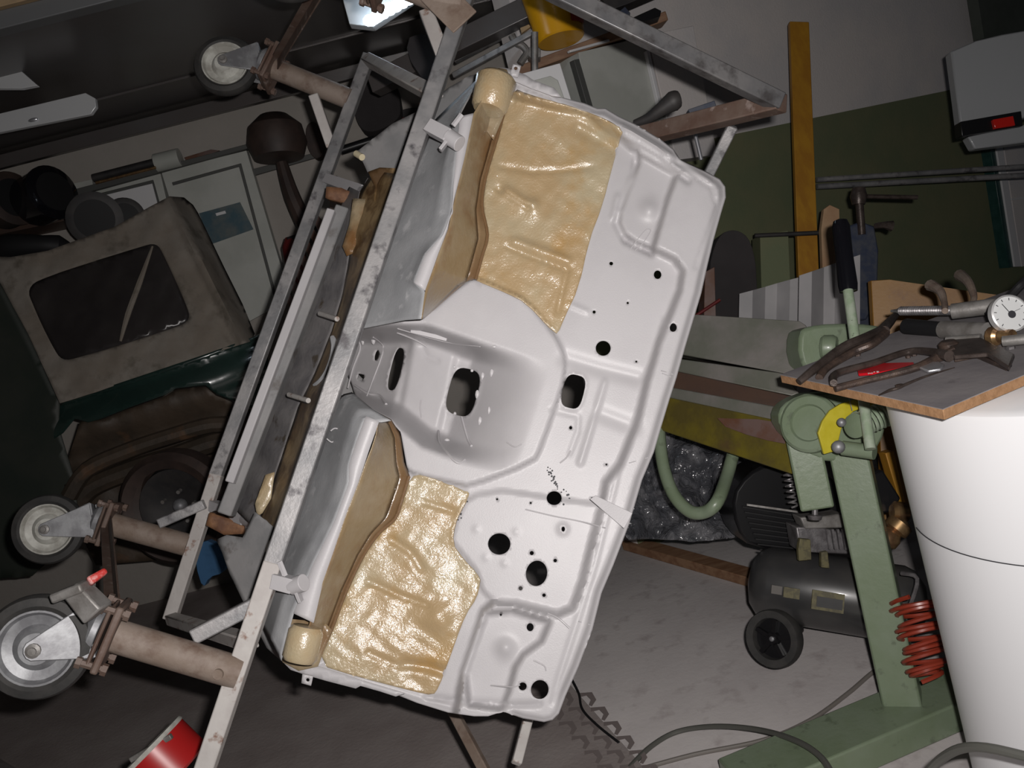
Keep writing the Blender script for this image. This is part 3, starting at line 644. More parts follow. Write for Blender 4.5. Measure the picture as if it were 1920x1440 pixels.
slab('wall_left', V((-4.5, -1.2, 0)), V((-4.5, BY, 0)), 0, H, .12, M['walldark'], V((1, 0, 0)))
c_ = MB().add([(-4.5, -1.2, H), (4.5, -1.2, H), (4.5, 8, H), (-4.5, 8, H)], [(0, 1, 2, 3)]).build('ceiling', M['ceil'], solid=.1, off=1); tag(c_, kind='structure')
def bk(px, py, off=0.): return hit(px, py, V((0, BY-off, 0)), V((0, -1, 0)))
def wslab(name, pts, off, t, m, parent=None, side='back', bevel=.002, label=None, smooth=35):
    if side == 'back': q = [bk(x, y, off) for x, y in pts]; e = V((0, 1, 0))*t
    else: q = [onwall(x, y, off) for x, y in pts]; e = -wn*t
    return tag(MB().prism(q, e).build(name, M[m], parent, bevel=bevel, smooth=smooth), label)
def fp(name, pts, z, t, m, parent=None, bevel=.002, label=None):
    """front outline at distance z (a number or one per point), real thickness t going back"""
    zz = z if isinstance(z, (list, tuple)) else [z]*len(pts)
    return tag(MB().prism([P(x, y, q) for (x, y), q in zip(pts, zz)], FW*t).build(name, M[m], parent, bevel=bevel), label)

# ---- garage door raised under the ceiling
HD = 2.42
def up(px, py, h=HD): return onz(px, py, h)
gd = thing('garage_door', 'dark up-and-over garage door raised flat under the ceiling', 'garage door', (-1.5, 3.5, HD))
xr = up(1000, 40).x; yn = onz(0, 52, HD).y
MB().prism([V((-3.9, yn, HD)), V((xr, yn, HD)), V((xr, BY-.03, HD)), V((-3.9, BY-.03, HD))], V((0, 0, .04))).build('door_skin', M['doorpanel'], gd, bevel=.004)
MB().bar((-3.9, yn, HD+.01), (xr, yn, HD+.01), .07, .05, up=(0, 0, 1)).build('edge_rail', M['trimsteel'], gd, bevel=.003)
MB().bar((-3.9, BY-.16, HD-.05), (xr, BY-.16, HD-.05), .05, .06, up=(0, 0, 1)).build('edge_rail', M['doorpanel'], gd, bevel=.003)
MB().bar((-3.9, yn-.045, HD+.05), (xr, yn-.045, HD+.05), .03, .03, up=(0, 0, 1)).build('timber_trim', M['trimwood'], gd, bevel=.002)
MB().bar((-3.9, 3.95, HD-.004), (xr, 3.95, HD-.004), .02, .01, up=(0, 0, 1)).build('stiffener', M['doorpanel'], gd, bevel=.002)
for k in range(3):
    x = -2.3+k*.62; tag(MB().bar((x, .4, 2.68), (x, yn-.1, 2.68), .03, .03, up=(0, 0, 1)).build('trim_%d' % (k+2), M['cabline']), kind='structure')
lt = thing('strip_light', 'pale unlit strip light fixed under the dark garage door at far left', 'lamp', P(90, 215, 3.3))
fp('lamp_housing', [(-40,222),(160,174),(178,184),(180,200),(170,214),(-40,256)], 3.25, .02, 'lampgrey', lt)
MB().ball(P(62, 225, 3.245), .012, (1.6, .5, .6)).build('glare_spot', M['chrome'], lt)  # chrome bead added as the bright glare spot on the housing
tag(fp('ceiling_panel', [(-30,112),(18,114),(70,160),(40,166),(-30,166)], 3.1, .02, 'lampgrey'), 'small grey panel under the garage door near the left edge', 'panel')
lt = thing('work_lamp', 'glowing work lamp tube high above the tilted frame', 'lamp', P(720, 20, 2.9))
fp('lamp_housing', [(640,-10),(655,45),(700,50),(775,0),(775,-30),(640,-30)], 2.98, .04, 'lampgrey', lt)
mb = MB()
for k in range(7): mb.ball(P(694+k*12, 38-k*6.6, 2.93), .024, (1, .8, .8), 12)
mb.build('lamp_tube', M['tube'], lt)

# ---- left back wall: doors, shelf, pots
wslab('door_1', [(118,366),(300,322),(345,520),(175,560)], .05, .05, 'cabinet').__setitem__('kind', 'structure')
d1 = bpy.data.objects['door_1']; wslab('door_panel', [(195,366),(285,344),(308,430),(225,452)], .062, .012, 'cabinet2', d1)
wslab('door_groove', [(188,362),(287,337),(316,440),(306,440),(281,346),(190,370)], .056, .006, 'cabline', d1)
wslab('door_2', [(302,322),(462,282),(545,560),(400,640)], .055, .05, 'cabinet').__setitem__('kind', 'structure')
d2 = bpy.data.objects['door_2']; wslab('door_groove', [(322,342),(452,306),(520,560),(514,560),(448,313),(324,348)], .058, .004, 'cabline', d2)
p_ = wslab('poster', [(373,400),(450,379),(475,430),(396,458)], .062, .003, 'poster', bevel=0); tag(p_, 'small blue picture stuck on the pale door', 'poster')
wslab('title_band', [(404,400),(422,395),(424,400),(406,405)], .065, .002, 'cabinet2', p_, bevel=0)
tag(wslab('trim_5', [(112,362),(470,268),(472,276),(116,374)], .09, .08, 'cabline'), kind='structure')
def onback_thing(name, label, cat, pts, z, t, m, **k): return tag(fp(name, pts, z, t, m, **k), label, cat)
o = MB(); o.cyl(P(175, 334, 4.35), P(292, 304, 4.35), .020); x = o.build('dark_tube', M['blackmatt']); tag(x, 'black tube lying on the ledge above the pale doors', 'tube')
o = MB(); o.cyl(P(180, 343, 4.3), P(292, 314, 4.3), .007); x = o.build('brass_rod', M['brass']); tag(x, 'thin brass rod in front of the black tube', 'rod')
o = MB(); o.cyl(P(293, 306, 4.35), P(338, 295, 4.35), .045); x = o.build('paper_roll', M['cabinet']); tag(x, 'short pale roll on the ledge beside the black tube', 'roll')
onback_thing('ledge_box', 'flat brownish box at the right end of the ledge', 'box', [(345,295),(395,280),(412,282),(350,304)], 4.4, .1, 'purplebrown')
onback_thing('wooden_box', 'pale long box at the left end of the ledge', 'box', [(118,348),(172,336),(174,348),(122,362)], 4.4, .1, 'cabinet')
sh = onback_thing('wall_shelf', 'dark red brown shelf at the far left wall', 'shelf', [(-60,440),(125,403),(128,412),(-60,452)], 4.3, .25, 'darkbrown')
def pot(name, label, cat, x, y, z, r, l, ax=(.35, -.9, .15), m='blackmatt', par=None):
    c = P(x, y, z); t = thing(name, label, cat, c); a = V(ax).normalized()
    MB().lathe([(r*.5, -l*.5), (r*.9, -l*.45), (r, -l*.3), (r, l*.35), (r*1.06, l*.36), (r*1.06, l*.42), (r*.8, l*.5)], c, a, 30).build('body', M[m], t)
    MB().lathe([(r*.78, l*.44), (r*.75, l*.505), (r*.3, l*.52)], c, a, 30).build('face', M['rubberdark'], t)
    return t
pot('cooking_pot', 'shiny black drum on the shelf at the left edge of the wall', 'drum', 80, 370, 4.15, .12, .2, (.85, -.5, .05), 'blackgrip')
pot('cooking_pot', 'dull brown drum behind the shiny black drum on the shelf', 'drum', 12, 378, 4.15, .12, .14, (.85, -.5, .05), 'leather')
pot('headlamp', 'round dark glass headlamp above the canvas top', 'headlamp', 180, 410, 3.95, .112, .10, (.25, -.95, -.1), 'blackmatt')
pot('headlamp', 'smaller dark headlamp half hidden behind the round one', 'headlamp', 235, 408, 4.15, .085, .10, (.3, -.9, -.05), 'blackmatt')
q_ = P(235, 408, 4.15); MB().bar(q_, V((q_.x, BY-.005, q_.z)), .04, .04, up=(0, 0, 1)).build('wall_mount', M['blackmatt'], bpy.data.objects['headlamp.001'])
t = thing('soft_bag', 'black folded bag lying on the canvas roof at the left edge', 'bag', P(60, 465, 3.9))
MB().sweep([P(-40, 470, 3.9), P(20, 462, 3.85), P(80, 460, 3.85), P(110, 462, 3.88), P(138, 466, 3.9)], [.03, .055, .045, .05, .01], 12).build('bag', M['rubberdark'], t)
# long-handled brush hung head up, red canister
t = thing('broom', 'dark brown broom standing head up beside the pale door', 'broom', P(550, 400, 4.3))
mb = MB(); mb.lathe([(.02, 0), (.12, .01), (.145, .08), (.13, .16), (.07, .215), (.01, .225)], P(524, 300, 4.3), P(515, 240, 4.3)-P(524, 305, 4.3), 24); mb.build('brush_head', M['leather'], t)
MB().sweep([P(528, 305, 4.28), P(548, 370, 4.28), P(585, 450, 4.28), P(625, 540, 4.28)], [.028, .04, .045, .05], 10).build('handle', M['leather'], t)
t = thing('fire_extinguisher', 'dark red extinguisher low beside the broom handle', 'extinguisher', P(558, 470, 4.2))
MB().lathe([(.01, 0), (.045, .02), (.05, .06), (.05, .20), (.03, .24)], P(563, 545, 3.95), P(556, 470, 3.95)-P(568, 545, 3.95), 20).build('bottle', M['reddark'], t)
MB().bar(P(540, 452, 3.93), P(575, 440, 3.93), .03, .03).build('valve', M['black'], t, bevel=.004)
MB().bar(P(560, 500, 3.98), P(560, 500, 4.9), .03, .04, up=(0, 0, 1)).build('wall_hook', M['black'], t)
onback_thing('wall_bracket', 'dark round object hung on the wall behind the upper far caster brace', 'bracket', chaikin([(572,235),(590,225),(606,250),(608,290),(590,300),(574,275)], 2), 4.4, .08, 'leather')
tag(wslab('trim_6', [(470,318),(620,278),(700,256),(702,264),(474,330)], .03, .03, 'cabline'), kind='structure')
tag(MB().cyl(P(702, 262, 4.1), P(640, 282, 4.1), .02).build('wall_pipe', M['black']), 'short black pipe on the wall behind the far rail', 'pipe')
# dark seat-like things behind the upper cross tube
o = onback_thing('dark_cushion', 'large dark rounded cushion hanging behind the upper cross tube', 'cushion', chaikin([(668,158),(740,140),(752,200),(748,225),(700,250),(672,240),(662,200)], 2), 4.3, .12, 'darkbox')
onback_thing('dark_cushion', 'low dark cushion roll right of the hanging cushion', 'cushion', chaikin([(740,210),(775,200),(800,205),(775,222),(720,238),(712,228)], 2), 4.4, .3, 'blackmatt')
onback_thing('red_strip', 'dull red strip under the dark cushions', 'strip', [(690,240),(745,222),(780,215),(778,222),(725,240),(690,250)], 4.38, .3, 'reddark')
onback_thing('dark_slab', 'flat black slab beneath the near upper caster brace', 'rug', chaikin([(770,60),(835,70),(850,40),(862,60),(838,140),(800,160),(760,100)], 1), 3.4, .06, 'darkbox')  # thin near-black slab with an irregular outline
# ---- stepladder rungs behind the far rail
t = thing('small_ladder', 'small dark ladder seen between the far rail and the sill', 'ladder', P(590, 450, 3.6))
MB().bar(P(625,330,3.6), V((P(500,700,3.6).x, P(500,700,3.6).y, 0)), .03, .03).build('ladder_rail', M['rustbar'], t)
for k in range(7):
    x, y = 600-k*9, 400+k*24; MB().bar(P(x-18, y-8, 3.58), P(x+14, y+46, 3.58), .028, .02).build('rung', M['purplebrown'], t)

# ---- old off-roader with a canvas top
car = thing('soft_top_car', 'old dark green off-roader with olive canvas top and a rusted out rear wheel arch', 'car', P(250, 760, 3.5))
def zc(p): return 3.75-.0006*(p[:, 1]-500)+np.clip((p[:, 0]-(318+(p[:, 1]-375)*.52)), 0, 400)*.0040+.010*pnoise(p, .03, 3)+.006*pnoise(p, .08, 5)+.022*np.sin((p[:, 0]-p[:, 1]*.55)*.10)*sm(p[:, 0]-(300+(p[:, 1]-375)*.45), -10, 25)
CT = [(-40,480),(20,482),(90,470),(150,448),(215,425),(280,388),(318,368),(345,370),(362,384),(372,400),(420,500),(455,570),(478,626),(470,640),(380,668),(280,700),(180,735),(112,756),(60,640),(-40,455)]
win = chaikin([(62,575),(50,540),(80,520),(262,463),(294,455),(308,480),(350,572),(357,600),(330,614),(150,670),(116,677),(98,650)], 2)
top = sheet('canvas_top', CT[:-2]+[(52,625),(0,530),(-40,470)], zc, M['canvas'], car, [win], 7, .004)
sheet('rear_window', win, lambda p: zc(p)+.012*np.sin(p[:, 0]*.02)+.004, M['clearpane'], top, grid=9, thick=.002)
mb = MB(); mb.sweep([P(286,462,3.72), P(262,530,3.66), P(240,590,3.62), P(226,640,3.60)], [.004,.012,.012,.005], 6); mb.build('window_crease', M['canvas'], top)
def zb(p): return 3.62+.00020*(p[:, 1]-700)+3.5e-6*(p[:, 0]-285)**2-.045*np.sin(np.clip((p[:, 1]-(770-(p[:, 0]-110)*.335))/46, 0, 1.5)*math.pi*.5)+.002*pnoise(p, .05, 4)
sheet('wing_panel', [(60,800),(112,752),(200,728),(290,698),(380,668),(470,636),(498,628),(505,700),(500,760),(470,765),(440,752),(405,738),(385,722),(330,728),(310,740),(240,765),(190,785),(165,792),(140,785),(118,812),(60,850)], zb, M['carpaint'], car, grid=7, thick=.002)
sheet('body_trim', [(112,752),(200,726),(290,696),(380,666),(470,634),(500,622),(500,628),(470,641),(380,674),(290,704),(200,734),(114,760)], lambda p: zb(p)-.02, M['carpaint'], car, grid=7, thick=.01)
sheet('rear_body', [(-60,470),(0,532),(55,630),(112,756),(110,800),(140,900),(150,1000),(60,1080),(-60,1090)], lambda p: np.full(len(p), 3.72)+.01*pnoise(p, .01, 3), M['carshade'], car, grid=14, thick=.003)
sheet('wheel_arch', [(150,790),(190,787),(240,767),(310,742),(330,730),(385,725),(405,742),(440,756),(470,768),(480,800),(440,795),(380,798),(300,822),(230,850),(160,885),(130,930),(115,900)], lambda p: 3.72+.04*np.sin(p[:, 1]*.05+p[:, 0]*.015)+.012*pnoise(p, .04, 6), M['rustsheet'], car, grid=8, thick=.003)
for a, z_, r_ in (([(130,930),(165,880),(240,845),(320,818),(400,796),(460,800)], 3.7, .035), ([(135,965),(170,915),(250,880),(330,855),(400,830),(460,820)], 3.8, .045)):
    MB().sweep([P(x, y, z_) for x, y in a], r_, 10).build('arch_rib', M['rustsheet'], car)
sheet('inner_panel', [(150,1000),(130,930),(230,850),(380,798),(500,790),(470,900),(430,1000),(300,1050),(180,1060)], lambda p: np.full(len(p), 4.0)+.03*pnoise(p, .02, 6), M['rustsheet'], car, grid=12, thick=.003)
hub = P(338, 948, 3.62); axn = V((-.15, -.97, .05)).normalized()
wh = MB().lathe([(.17, -.03), (.20, -.05), (.235, -.03), (.235, .05), (.21, .08), (.17, .06)], hub, axn, 40, caps=False).build('rear_wheel', M['leather'], car)
MB().lathe([(.05, -.02), (.11, .02), (.16, .03), (.175, -.03), (.165, -.05), (.05, -.05)], hub, axn, 32).build('wheel_disc', M['blackmatt'], wh)
for k in range(5): MB().cyl(hub+V((math.cos(k*1.257)*.065, 0, math.sin(k*1.257)*.065)), hub+V((math.cos(k*1.257)*.065, -.03, math.sin(k*1.257)*.065)), .008, n=8).build('wheel_nut', M['zincdull'], wh)
MB().ball(hub+axn*-.0, .03).build('hub_cap', M['zinc'], wh)

# ---- things on and behind the floor at left
onback_thing('blue_cloth', 'crumpled blue cloth lying below the lower gusset', 'cloth', chaikin([(368,1020),(395,1012),(430,1050),(418,1075),(392,1082),(380,1105),(366,1060)], 1), 2.9, .04, 'bluecloth')
t = thing('oil_can', 'round red tin with a pale dirty lid at the bottom edge of the photo', 'tin', P(290, 1420, 2.0))
d = V((0, 0, 1)); c = P(285, 1405, 1.98)
MB().lathe([(.078, -.08), (.085, -.075), (.085, 0)], c, (-.6, .15, 1), 36).build('tin_body', M['redpaint'], t)
MB().lathe([(.085, 0), (.088, .004), (.085, .010), (.07, .006), (.01, .006)], c, (-.6, .15, 1), 36).build('lid', M['plasticwhite'], t)
MB().bar(P(245,1425,1.93), P(322,1380,1.93), .012, .012).build('tin_bar', M['zincdull'], t, bevel=.002)
tag(MB().cyl(onz(160,1072,.03), onz(290,1022,.03), .02).build('steel_bar', M['zincdull']), 'short grey bar on the floor behind the lower casters', 'bar')
# rubber mat with chevron ribs
A1, B1, C1, D1 = onz(1062,1262,.008), onz(1230,1475,.008), onz(250,1560,.008), onz(20,1180,.008)
rm = MB().prism([onz(1050,1262,.012), onz(1240,1475,.012), onz(300,1600,.012), onz(-200,1300,.012), onz(60,1130,.012), onz(560,1010,.012)], V((0, 0, -.0115))).build('rubber_mat', M['matrubber'], bevel=.002)
tag(rm, 'wide dark rubber mat with chevron edge on the concrete floor', 'mat')
mb = MB()
for r in range(3):
    for k in range(9):
        u = 1000+r*42+k*24; v = 1300+k*27; 
        q = [(u, v), (u+26, v-2), (u+34, v+12), (u+26, v+24), (u+20, v+22), (u+24, v+12), (u+16, v+4), (u, v+8)]
        mb.prism([onz(x, y, .0125) for x, y in q], V((0, 0, .0007)))
tag(mb.build('chevron_ribs', M['matrib'], rm), kind='stuff')
for pts, r, m, lb in (([(1255,1318),(1290,1360),(1236,1400),(1100,1452)], .007, 'hose', 'x'),):
    pass
def cable(name, pts, r, m, label, h=None):
    return tag(MB().sweep([onz(q[0], q[1], q[2] if len(q) > 2 else (h or r)) for q in pts], r, 10, 6).build(name, M[m]), label, 'hose')
cable('air_hose', [(1180,1440),(1220,1400),(1270,1372),(1340,1362,.03),(1420,1368,.06),(1490,1388,.10),(1540,1420,.115),(1570,1470,.11)], .0075, 'hose', 'grey green hose arching over the floor in front of the green base')
cable('electric_cable', [(1180,1448),(1300,1415),(1430,1388),(1520,1350),(1590,1300),(1640,1258),(1700,1220)], .0062, 'hosebrown', 'grey brown cable running from the green leg to the bottom of the photo')
cable('electric_cable', [(1395,1450),(1440,1412),(1480,1396),(1520,1386)], .005, 'rubberdark', 'short black cable beside the green base')
cable('electric_cable', [(1070,1270),(1085,1300),(1092,1330),(1120,1360),(1160,1392)], .004, 'rubberdark', 'thin black cable along the mat edge', .014)

# ---- top centre: shelf with bucket and stored panels
sf = thing('high_shelf', 'brown plank shelf high on the wall holding the yellow bucket', 'shelf', P(1080, 100, 3.5))
MB().bar(P(790,205,3.55), P(1245,36,3.50), .13, .035, up=(0, 0, 1)).build('shelf_board', M['plank'], sf, bevel=.003)
MB().cyl(P(1003,60,3.2), P(1003,180,3.25), .012).build('shelf_bracket', M['zincdull'], sf)
t = thing('bucket', 'yellow plastic bucket with red print on the high shelf', 'bucket', P(1040, 60, 3.3))
bc = P(1052, 76, 3.3); ax = P(1030, -20, 3.3)-P(1052, 76, 3.3)
MB().lathe([(.085, 0), (.09, .005), (.112, .22), (.118, .225), (.118, .24), (.10, .24)], bc, ax, 36).build('pail', M['yellowpot'], t)
aa = ax.normalized(); x_ = RT; xx = (x_-aa*x_.dot(aa)).normalized(); yy = aa.cross(xx)
if yy.dot(FW) > 0: yy = -yy
mb = MB(); rr = [[bc+aa*(.03+.15*j)+(xx*math.cos(a)+yy*math.sin(a))*(.0965+.0155*j) for a in [math.radians(v) for v in range(15, 66, 5)]] for j in (0, 1)]
mb.loft(rr); mb.build('print', M['redprint'], t)
for q, z_, m_, nm, lb, ct in (([(1130,0),(1140,20),(1175,8),(1240,-20),(1130,-30)], 3.42, 'blackmatt', 'black_box', 'black box at the top edge above the diagonal arm', 'box'),
 ([(1150,30),(1172,12),(1182,24),(1180,40),(1160,44)], 3.42, 'bluevise', 'paint_tin', 'small blue grey tin on the high shelf', 'tin'),
 ([(1175,38),(1228,14),(1240,20),(1238,30),(1180,50)], 3.38, 'black', 'black_bar', 'black ribbed bar at the right end of the high shelf', 'bar')):
    onback_thing(nm, lb, ct, q, z_, .08, m_)
for a, b, r_, m_, lb in (((1078,18,3.3), (850,142,3.5), .011, 'steel', 'thin grey pipe running left from the bucket'), ((1060,-15,3.35), (700,160,3.6), .04, 'doorpanel', 'thick dark beam above the bulkhead'), ((1100,-22,3.5), (850,110,3.6), .02, 'steel', 'second dark pipe above the bulkhead')):
    tag(MB().bar(P(*a), P(*b), r_*2, r_*2).build('roof_pipe', M[m_], bevel=.003), lb, 'pipe')
onback_thing('pale_stick', 'pale stick end left of the bucket', 'stick', [(975,52),(992,45),(995,50),(978,62)], 3.28, .02, 'trimwood')
t = thing('hanging_clamp', 'small grey clamp hanging under the shelf beside the bucket', 'clamp', P(990, 95, 3.1))
MB().sweep([P(960,66,3.42), P(968,80,3.42), P(980,86,3.42), P(988,98,3.42), P(980,112,3.42), P(975,120,3.42)], .014, 10).build('hook', M['zincdull'], t)
fp('clamp_body', [(992,88),(1014,88),(1014,106),(998,110),(990,104)], 3.40, .06, 'zincdull', t)
# stored white doors and panels on the wall
cp = thing('wall_cupboard', 'large grey wall cupboard behind the upper frame arm', 'cupboard', onwall(1150, 130, .2))
q = [(1062,102),(1100,90),(1180,70),(1238,100),(1268,260),(1300,420),(1150,420)]
wslab('cupboard_door', [(1085,98),(1210,68),(1262,300),(1120,330)], .16, .15, 'cabinet', cp, 'r')
wslab('cupboard_door', [(1214,66),(1300,48),(1345,290),(1268,300)], .155, .15, 'wallpaint', cp, 'r')
wslab('pale_trim', [(1068,94),(1180,62),(1188,66),(1120,84),(1070,98)], .19, .02, 'cabinet2', cp, 'r')
wslab('edge_strip', [(1212,95),(1218,94),(1242,198),(1236,200)], .18, .02, 'cabinet2', cp, 'r')
wslab('edge_strip', [(1076,112),(1086,110),(1112,200),(1102,202)], .20, .03, 'cabline', cp, 'r')
wn_ = thing('stored_window', 'pale framed window pane leaning behind the top flange', 'window', P(1020, 160, 2.75))
fp('pane_frame', [(970,140),(1050,118),(1075,200),(1060,240),(1000,220)], 2.85, .03, 'cabinet2', wn_)
fp('pane', [(995,152),(1032,142),(1046,150),(1062,195),(1040,190),(1000,165)], 2.83, .01, 'cabinet', wn_)
t = thing('frying_pan', 'black spoon shaped handle lying on the brown arm', 'handle', P(1250, 200, 2.3))
MB().sweep([P(1190,232,2.32), P(1215,222,2.3), P(1240,205,2.28), P(1262,190,2.27), P(1272,186,2.27)], [.010, .013, .018, .026, .022], 12).build('grip', M['blackmatt'], t)
tag(fp('frame_pad', [(1290,205),(1340,188),(1344,200),(1296,216)], 2.2, .03, 'bluevise'), 'small blue grey pad lying on the brown arm', 'pad')
tag(MB().cyl(P(1302,246,2.7), P(1315,300,2.7), .006).build('thin_rod', M['chrome']), 'thin bright rod behind the arm brace', 'rod')

# ================================================================== right side
tag(wslab('curtain', [(1829,-30),(1845,72),(1960,50),(1960,-60)], .10, .06, 'olivegrey', side='r'), 'dark green hanging cloth at the top right corner', 'curtain')
vn = thing('trailer_corner', 'grey white vehicle corner with a red tail light at the right edge', 'vehicle', P(1850, 170, 3.4))
fp('side_panel', [(1783,96),(1830,76),(1880,64),(1960,50),(1960,210),(1803,252),(1794,180)], [3.45,3.43,3.4,3.35,3.35,3.45,3.45], .05, 'vanwhite', vn, bevel=.006)
fp('bumper', [(1815,256),(1960,225),(1960,262),(1828,279)], 3.38, .05, 'vanwhite', vn, bevel=.006)
fp('trim_strip', [(1801,228),(1915,208),(1918,236),(1804,255)], 3.36, .05, 'black', vn)
fp('tail_light', [(1862,224),(1900,217),(1904,235),(1866,241)], 3.345, .02, 'redlens', vn)
dr = wslab('window_1', [(1857,276),(1866,274),(1902,500),(1892,502)], .06, .08, 'greentrim', side='r'); tag(dr, kind='structure')
o = wslab('window_2', [(1868,274),(1880,272),(1915,500),(1903,500)], .07, .08, 'cabinet2', side='r'); tag(o, kind='structure')
o = wslab('window_3', [(1882,272),(1990,245),(2010,480),(1916,500)], .03, .03, 'wallpaint', side='r'); tag(o, kind='structure')
wslab('pane_line', [(1896,372),(2000,360),(2000,363),(1897,376)], .036, .006, 'cabinet2', o, 'r')
def long(name, a, b, r, m, label, cat): return tag(MB().cyl(P(*a), P(*b), r).build(name, M[m], smooth=40), label, cat)
long('wall_pipe', (1531,337,4.1), (1990,308,4.2), .012, 'steel', 'upper of the two long grey pipes on the right wall', 'pipe')
long('wall_pipe', (1532,350,4.1), (1990,325,4.2), .013, 'steel', 'lower of the two long grey pipes on the right wall', 'pipe')
o = MB(); o.bar(P(1497,44,3.9), P(1516,560,3.65), .085, .03); tag(o.build('timber_batten', M['timberamber'], bevel=.003), 'tall amber timber batten leaning on the right wall', 'plank')
o = MB(); q = [(1540,430),(1545,392),(1556,384),(1574,392),(1590,940),(1558,950)]; tag(fp('timber_offcut', q, 3.5, .03, 'timberpale'), 'short pale sawn plank behind the corrugated sheets', 'plank')
def corr_pts(x0, y0, x1, y1, xb0, yb0, xb1, yb1, z, n=12):
    R1 = []; R2 = []
    for k in range(n+1):
        t = k/n; dz = .03*(1 if (k//2) % 2 else -1)
        R1.append(P(x0+(x1-x0)*t, y0+(y1-y0)*t, z+dz)); R2.append(P(xb0+(xb1-xb0)*t, yb0+(yb1-yb0)*t, z+dz))
    return [R1, R2]
tag(MB().loft(corr_pts(1386,551,1506,518, 1378,930,1495,960, 3.25, 5)).build('corrugated_sheet', M['corr'], smooth=0, solid=.004), 'left white corrugated sheet standing behind the machine', 'sheet')
tag(MB().loft(corr_pts(1498,517,1612,478, 1490,960,1610,930, 3.1, 5)).build('corrugated_sheet', M['corr'], smooth=0, solid=.004), 'right taller white corrugated sheet behind the lever', 'sheet')
# vise / cramp on the wall side
cr = thing('sash_cramp', 'worn blue cramp with tee handle behind the lever', 'clamp', P(1612, 450, 3.2))
MB().cyl(P(1603,368,3.2), P(1720,370,3.2), .008).build('tee_bar', M['irontool'], cr)
MB().lathe([(.022, -.03), (.03, 0), (.022, .03)], P(1610,368,3.2), UP, 16).build('screw_head', M['irontool'], cr)
MB().cyl(P(1611,375,3.2), P(1616,440,3.2), .014).build('screw', M['irontool'], cr)
fp('cramp_body', [(1586,425),(1615,415),(1640,424),(1648,470),(1645,560),(1625,600),(1590,600),(1594,500)], 3.2, .06, 'bluevise', cr, bevel=.006)
q_ = P(1612,590,3.24); MB().bar(q_, V((q_.x, q_.y, 0)), .06, .03).build('cramp_bar', M['bluevise'], cr)
MB().sweep([P(1640,424,3.2), P(1658,422,3.18), P(1672,424,3.18)], [.01,.012,.02], 8).build('wing_handle', M['irontool'], cr)
tag(MB().cyl(P(1415,442,3.6), P(1545,436,3.6), .009).build('dark_rod', M['blackmatt']), 'thin black rod crossing behind the amber batten', 'rod')
tag(fp('upright_cushion', chaikin([(1345,440),(1380,428),(1410,450),(1422,530),(1422,900),(1350,930),(1325,520)], 2), 3.35, .15, 'darkbox'), 'charcoal padded upright behind the right edge of the bulkhead', 'cushion')
tag(fp('green_cabinet', [(1425,440),(1478,432),(1500,960),(1440,980)], 3.62, .12, 'olive'), 'dark green cabinet behind the corrugated sheets', 'cabinet')
tag(MB().cyl(P(1300,595,3.15), P(1350,562,3.15), .006).build('red_rod', M['reddark']), 'thin dull red rod below the charcoal cushion', 'rod')
tag(fp('grey_crate', [(1322,510),(1340,500),(1352,930),(1310,960)], 3.22, .1, 'purplebrown'), 'grey brown crate corner left of the charcoal cushion', 'crate')
tag(fp('shuttering_board', [(1633,526),(1668,524),(1845,550),(1900,556),(1900,780),(1660,1000)], [2.9,2.9,2.8,2.75,2.75,2.9], .027, 'plywood'), 'amber shuttering board standing behind the work top', 'board')

# ---- sheet metal folding machine
fm = thing('folding_machine', 'pale green sheet folding machine with yellow quadrant and long lever', 'machine', P(1600, 1000, 2.3))
def beam(name, quad, z, t, m, label=None, bevel=.004): return fp(name, quad, z, t, m, fm, bevel, label)
beam('clamping_beam', [(1230,585),(1500,602),(1512,610),(1545,690),(1470,700),(1240,658)], [2.75,2.5,2.5,2.42,2.45,2.75], .14, 'machined', 'worn bare metal clamping beam')
beam('clamping_beam_edge', [(1240,668),(1470,700),(1500,738),(1485,742),(1240,690)], [2.72,2.42,2.40,2.40,2.72], .12, 'machined', 'pale lower edge of the clamping beam')
beam('dark_slot', [(1240,690),(1485,735),(1500,740),(1560,720),(1590,735),(1560,760),(1470,765),(1240,725)], [2.74,2.44,2.42,2.38,2.36,2.38,2.42,2.74], .10, 'darkbrown', 'dark oily slot between the beams')
beam('bed_edge', [(1235,722),(1470,765),(1482,790),(1478,796),(1235,742)], [2.72,2.40,2.38,2.38,2.72], .12, 'machined', 'pale edge of the bed')
beam('folding_beam', [(1230,740),(1476,792),(1482,830),(1488,890),(1225,802)], [2.72,2.38,2.38,2.38,2.72], .06, 'yellowbeam', 'worn yellow folding beam')
beam('rust_patch', [(1345,784),(1420,786),(1470,794),(1472,832),(1440,826),(1400,815),(1360,800)], [2.53,2.43,2.37,2.37,2.41,2.46,2.52], .004, 'purplebrown', 'rusty chipped patch', 0)
fp('end_casting', chaikin([(1500,622),(1515,612),(1560,606),(1640,608),(1668,620),(1650,700),(1520,712),(1498,668)], 1), 2.36, .12, 'greenpaint', fm, .01)
MB().lathe([(.028, 0), (.034, .008), (.034, .03), (.028, .04)], P(1540,652,2.36), RT*.9+FW*-.5, 24).build('casting_boss', M['greenpaint'], fm)
fp('pivot_plate', chaikin([(1460,770),(1480,750),(1520,735),(1570,735),(1620,748),(1660,770),(1662,810),(1640,850),(1560,872),(1500,840),(1462,800)], 1), 2.30, .08, 'greenpaint', fm, .008)
MB().lathe([(.075, 0), (.075, .02), (.068, .026), (.048, .026), (.044, .018), (.01, .018)], P(1522,795,2.27), -FW+RT*-.75+UP*.2, 40).build('pivot_boss', M['greenpaint'], fm)
def arc(cx, cy, r0, r1, a0, a1, n=14):
    A = [math.radians(a0+(a1-a0)*k/n) for k in range(n+1)]
    return [(cx+r1*math.cos(a), cy-r1*math.sin(a)) for a in A]+[(cx+r0*math.cos(a), cy-r0*math.sin(a)) for a in A[::-1]]
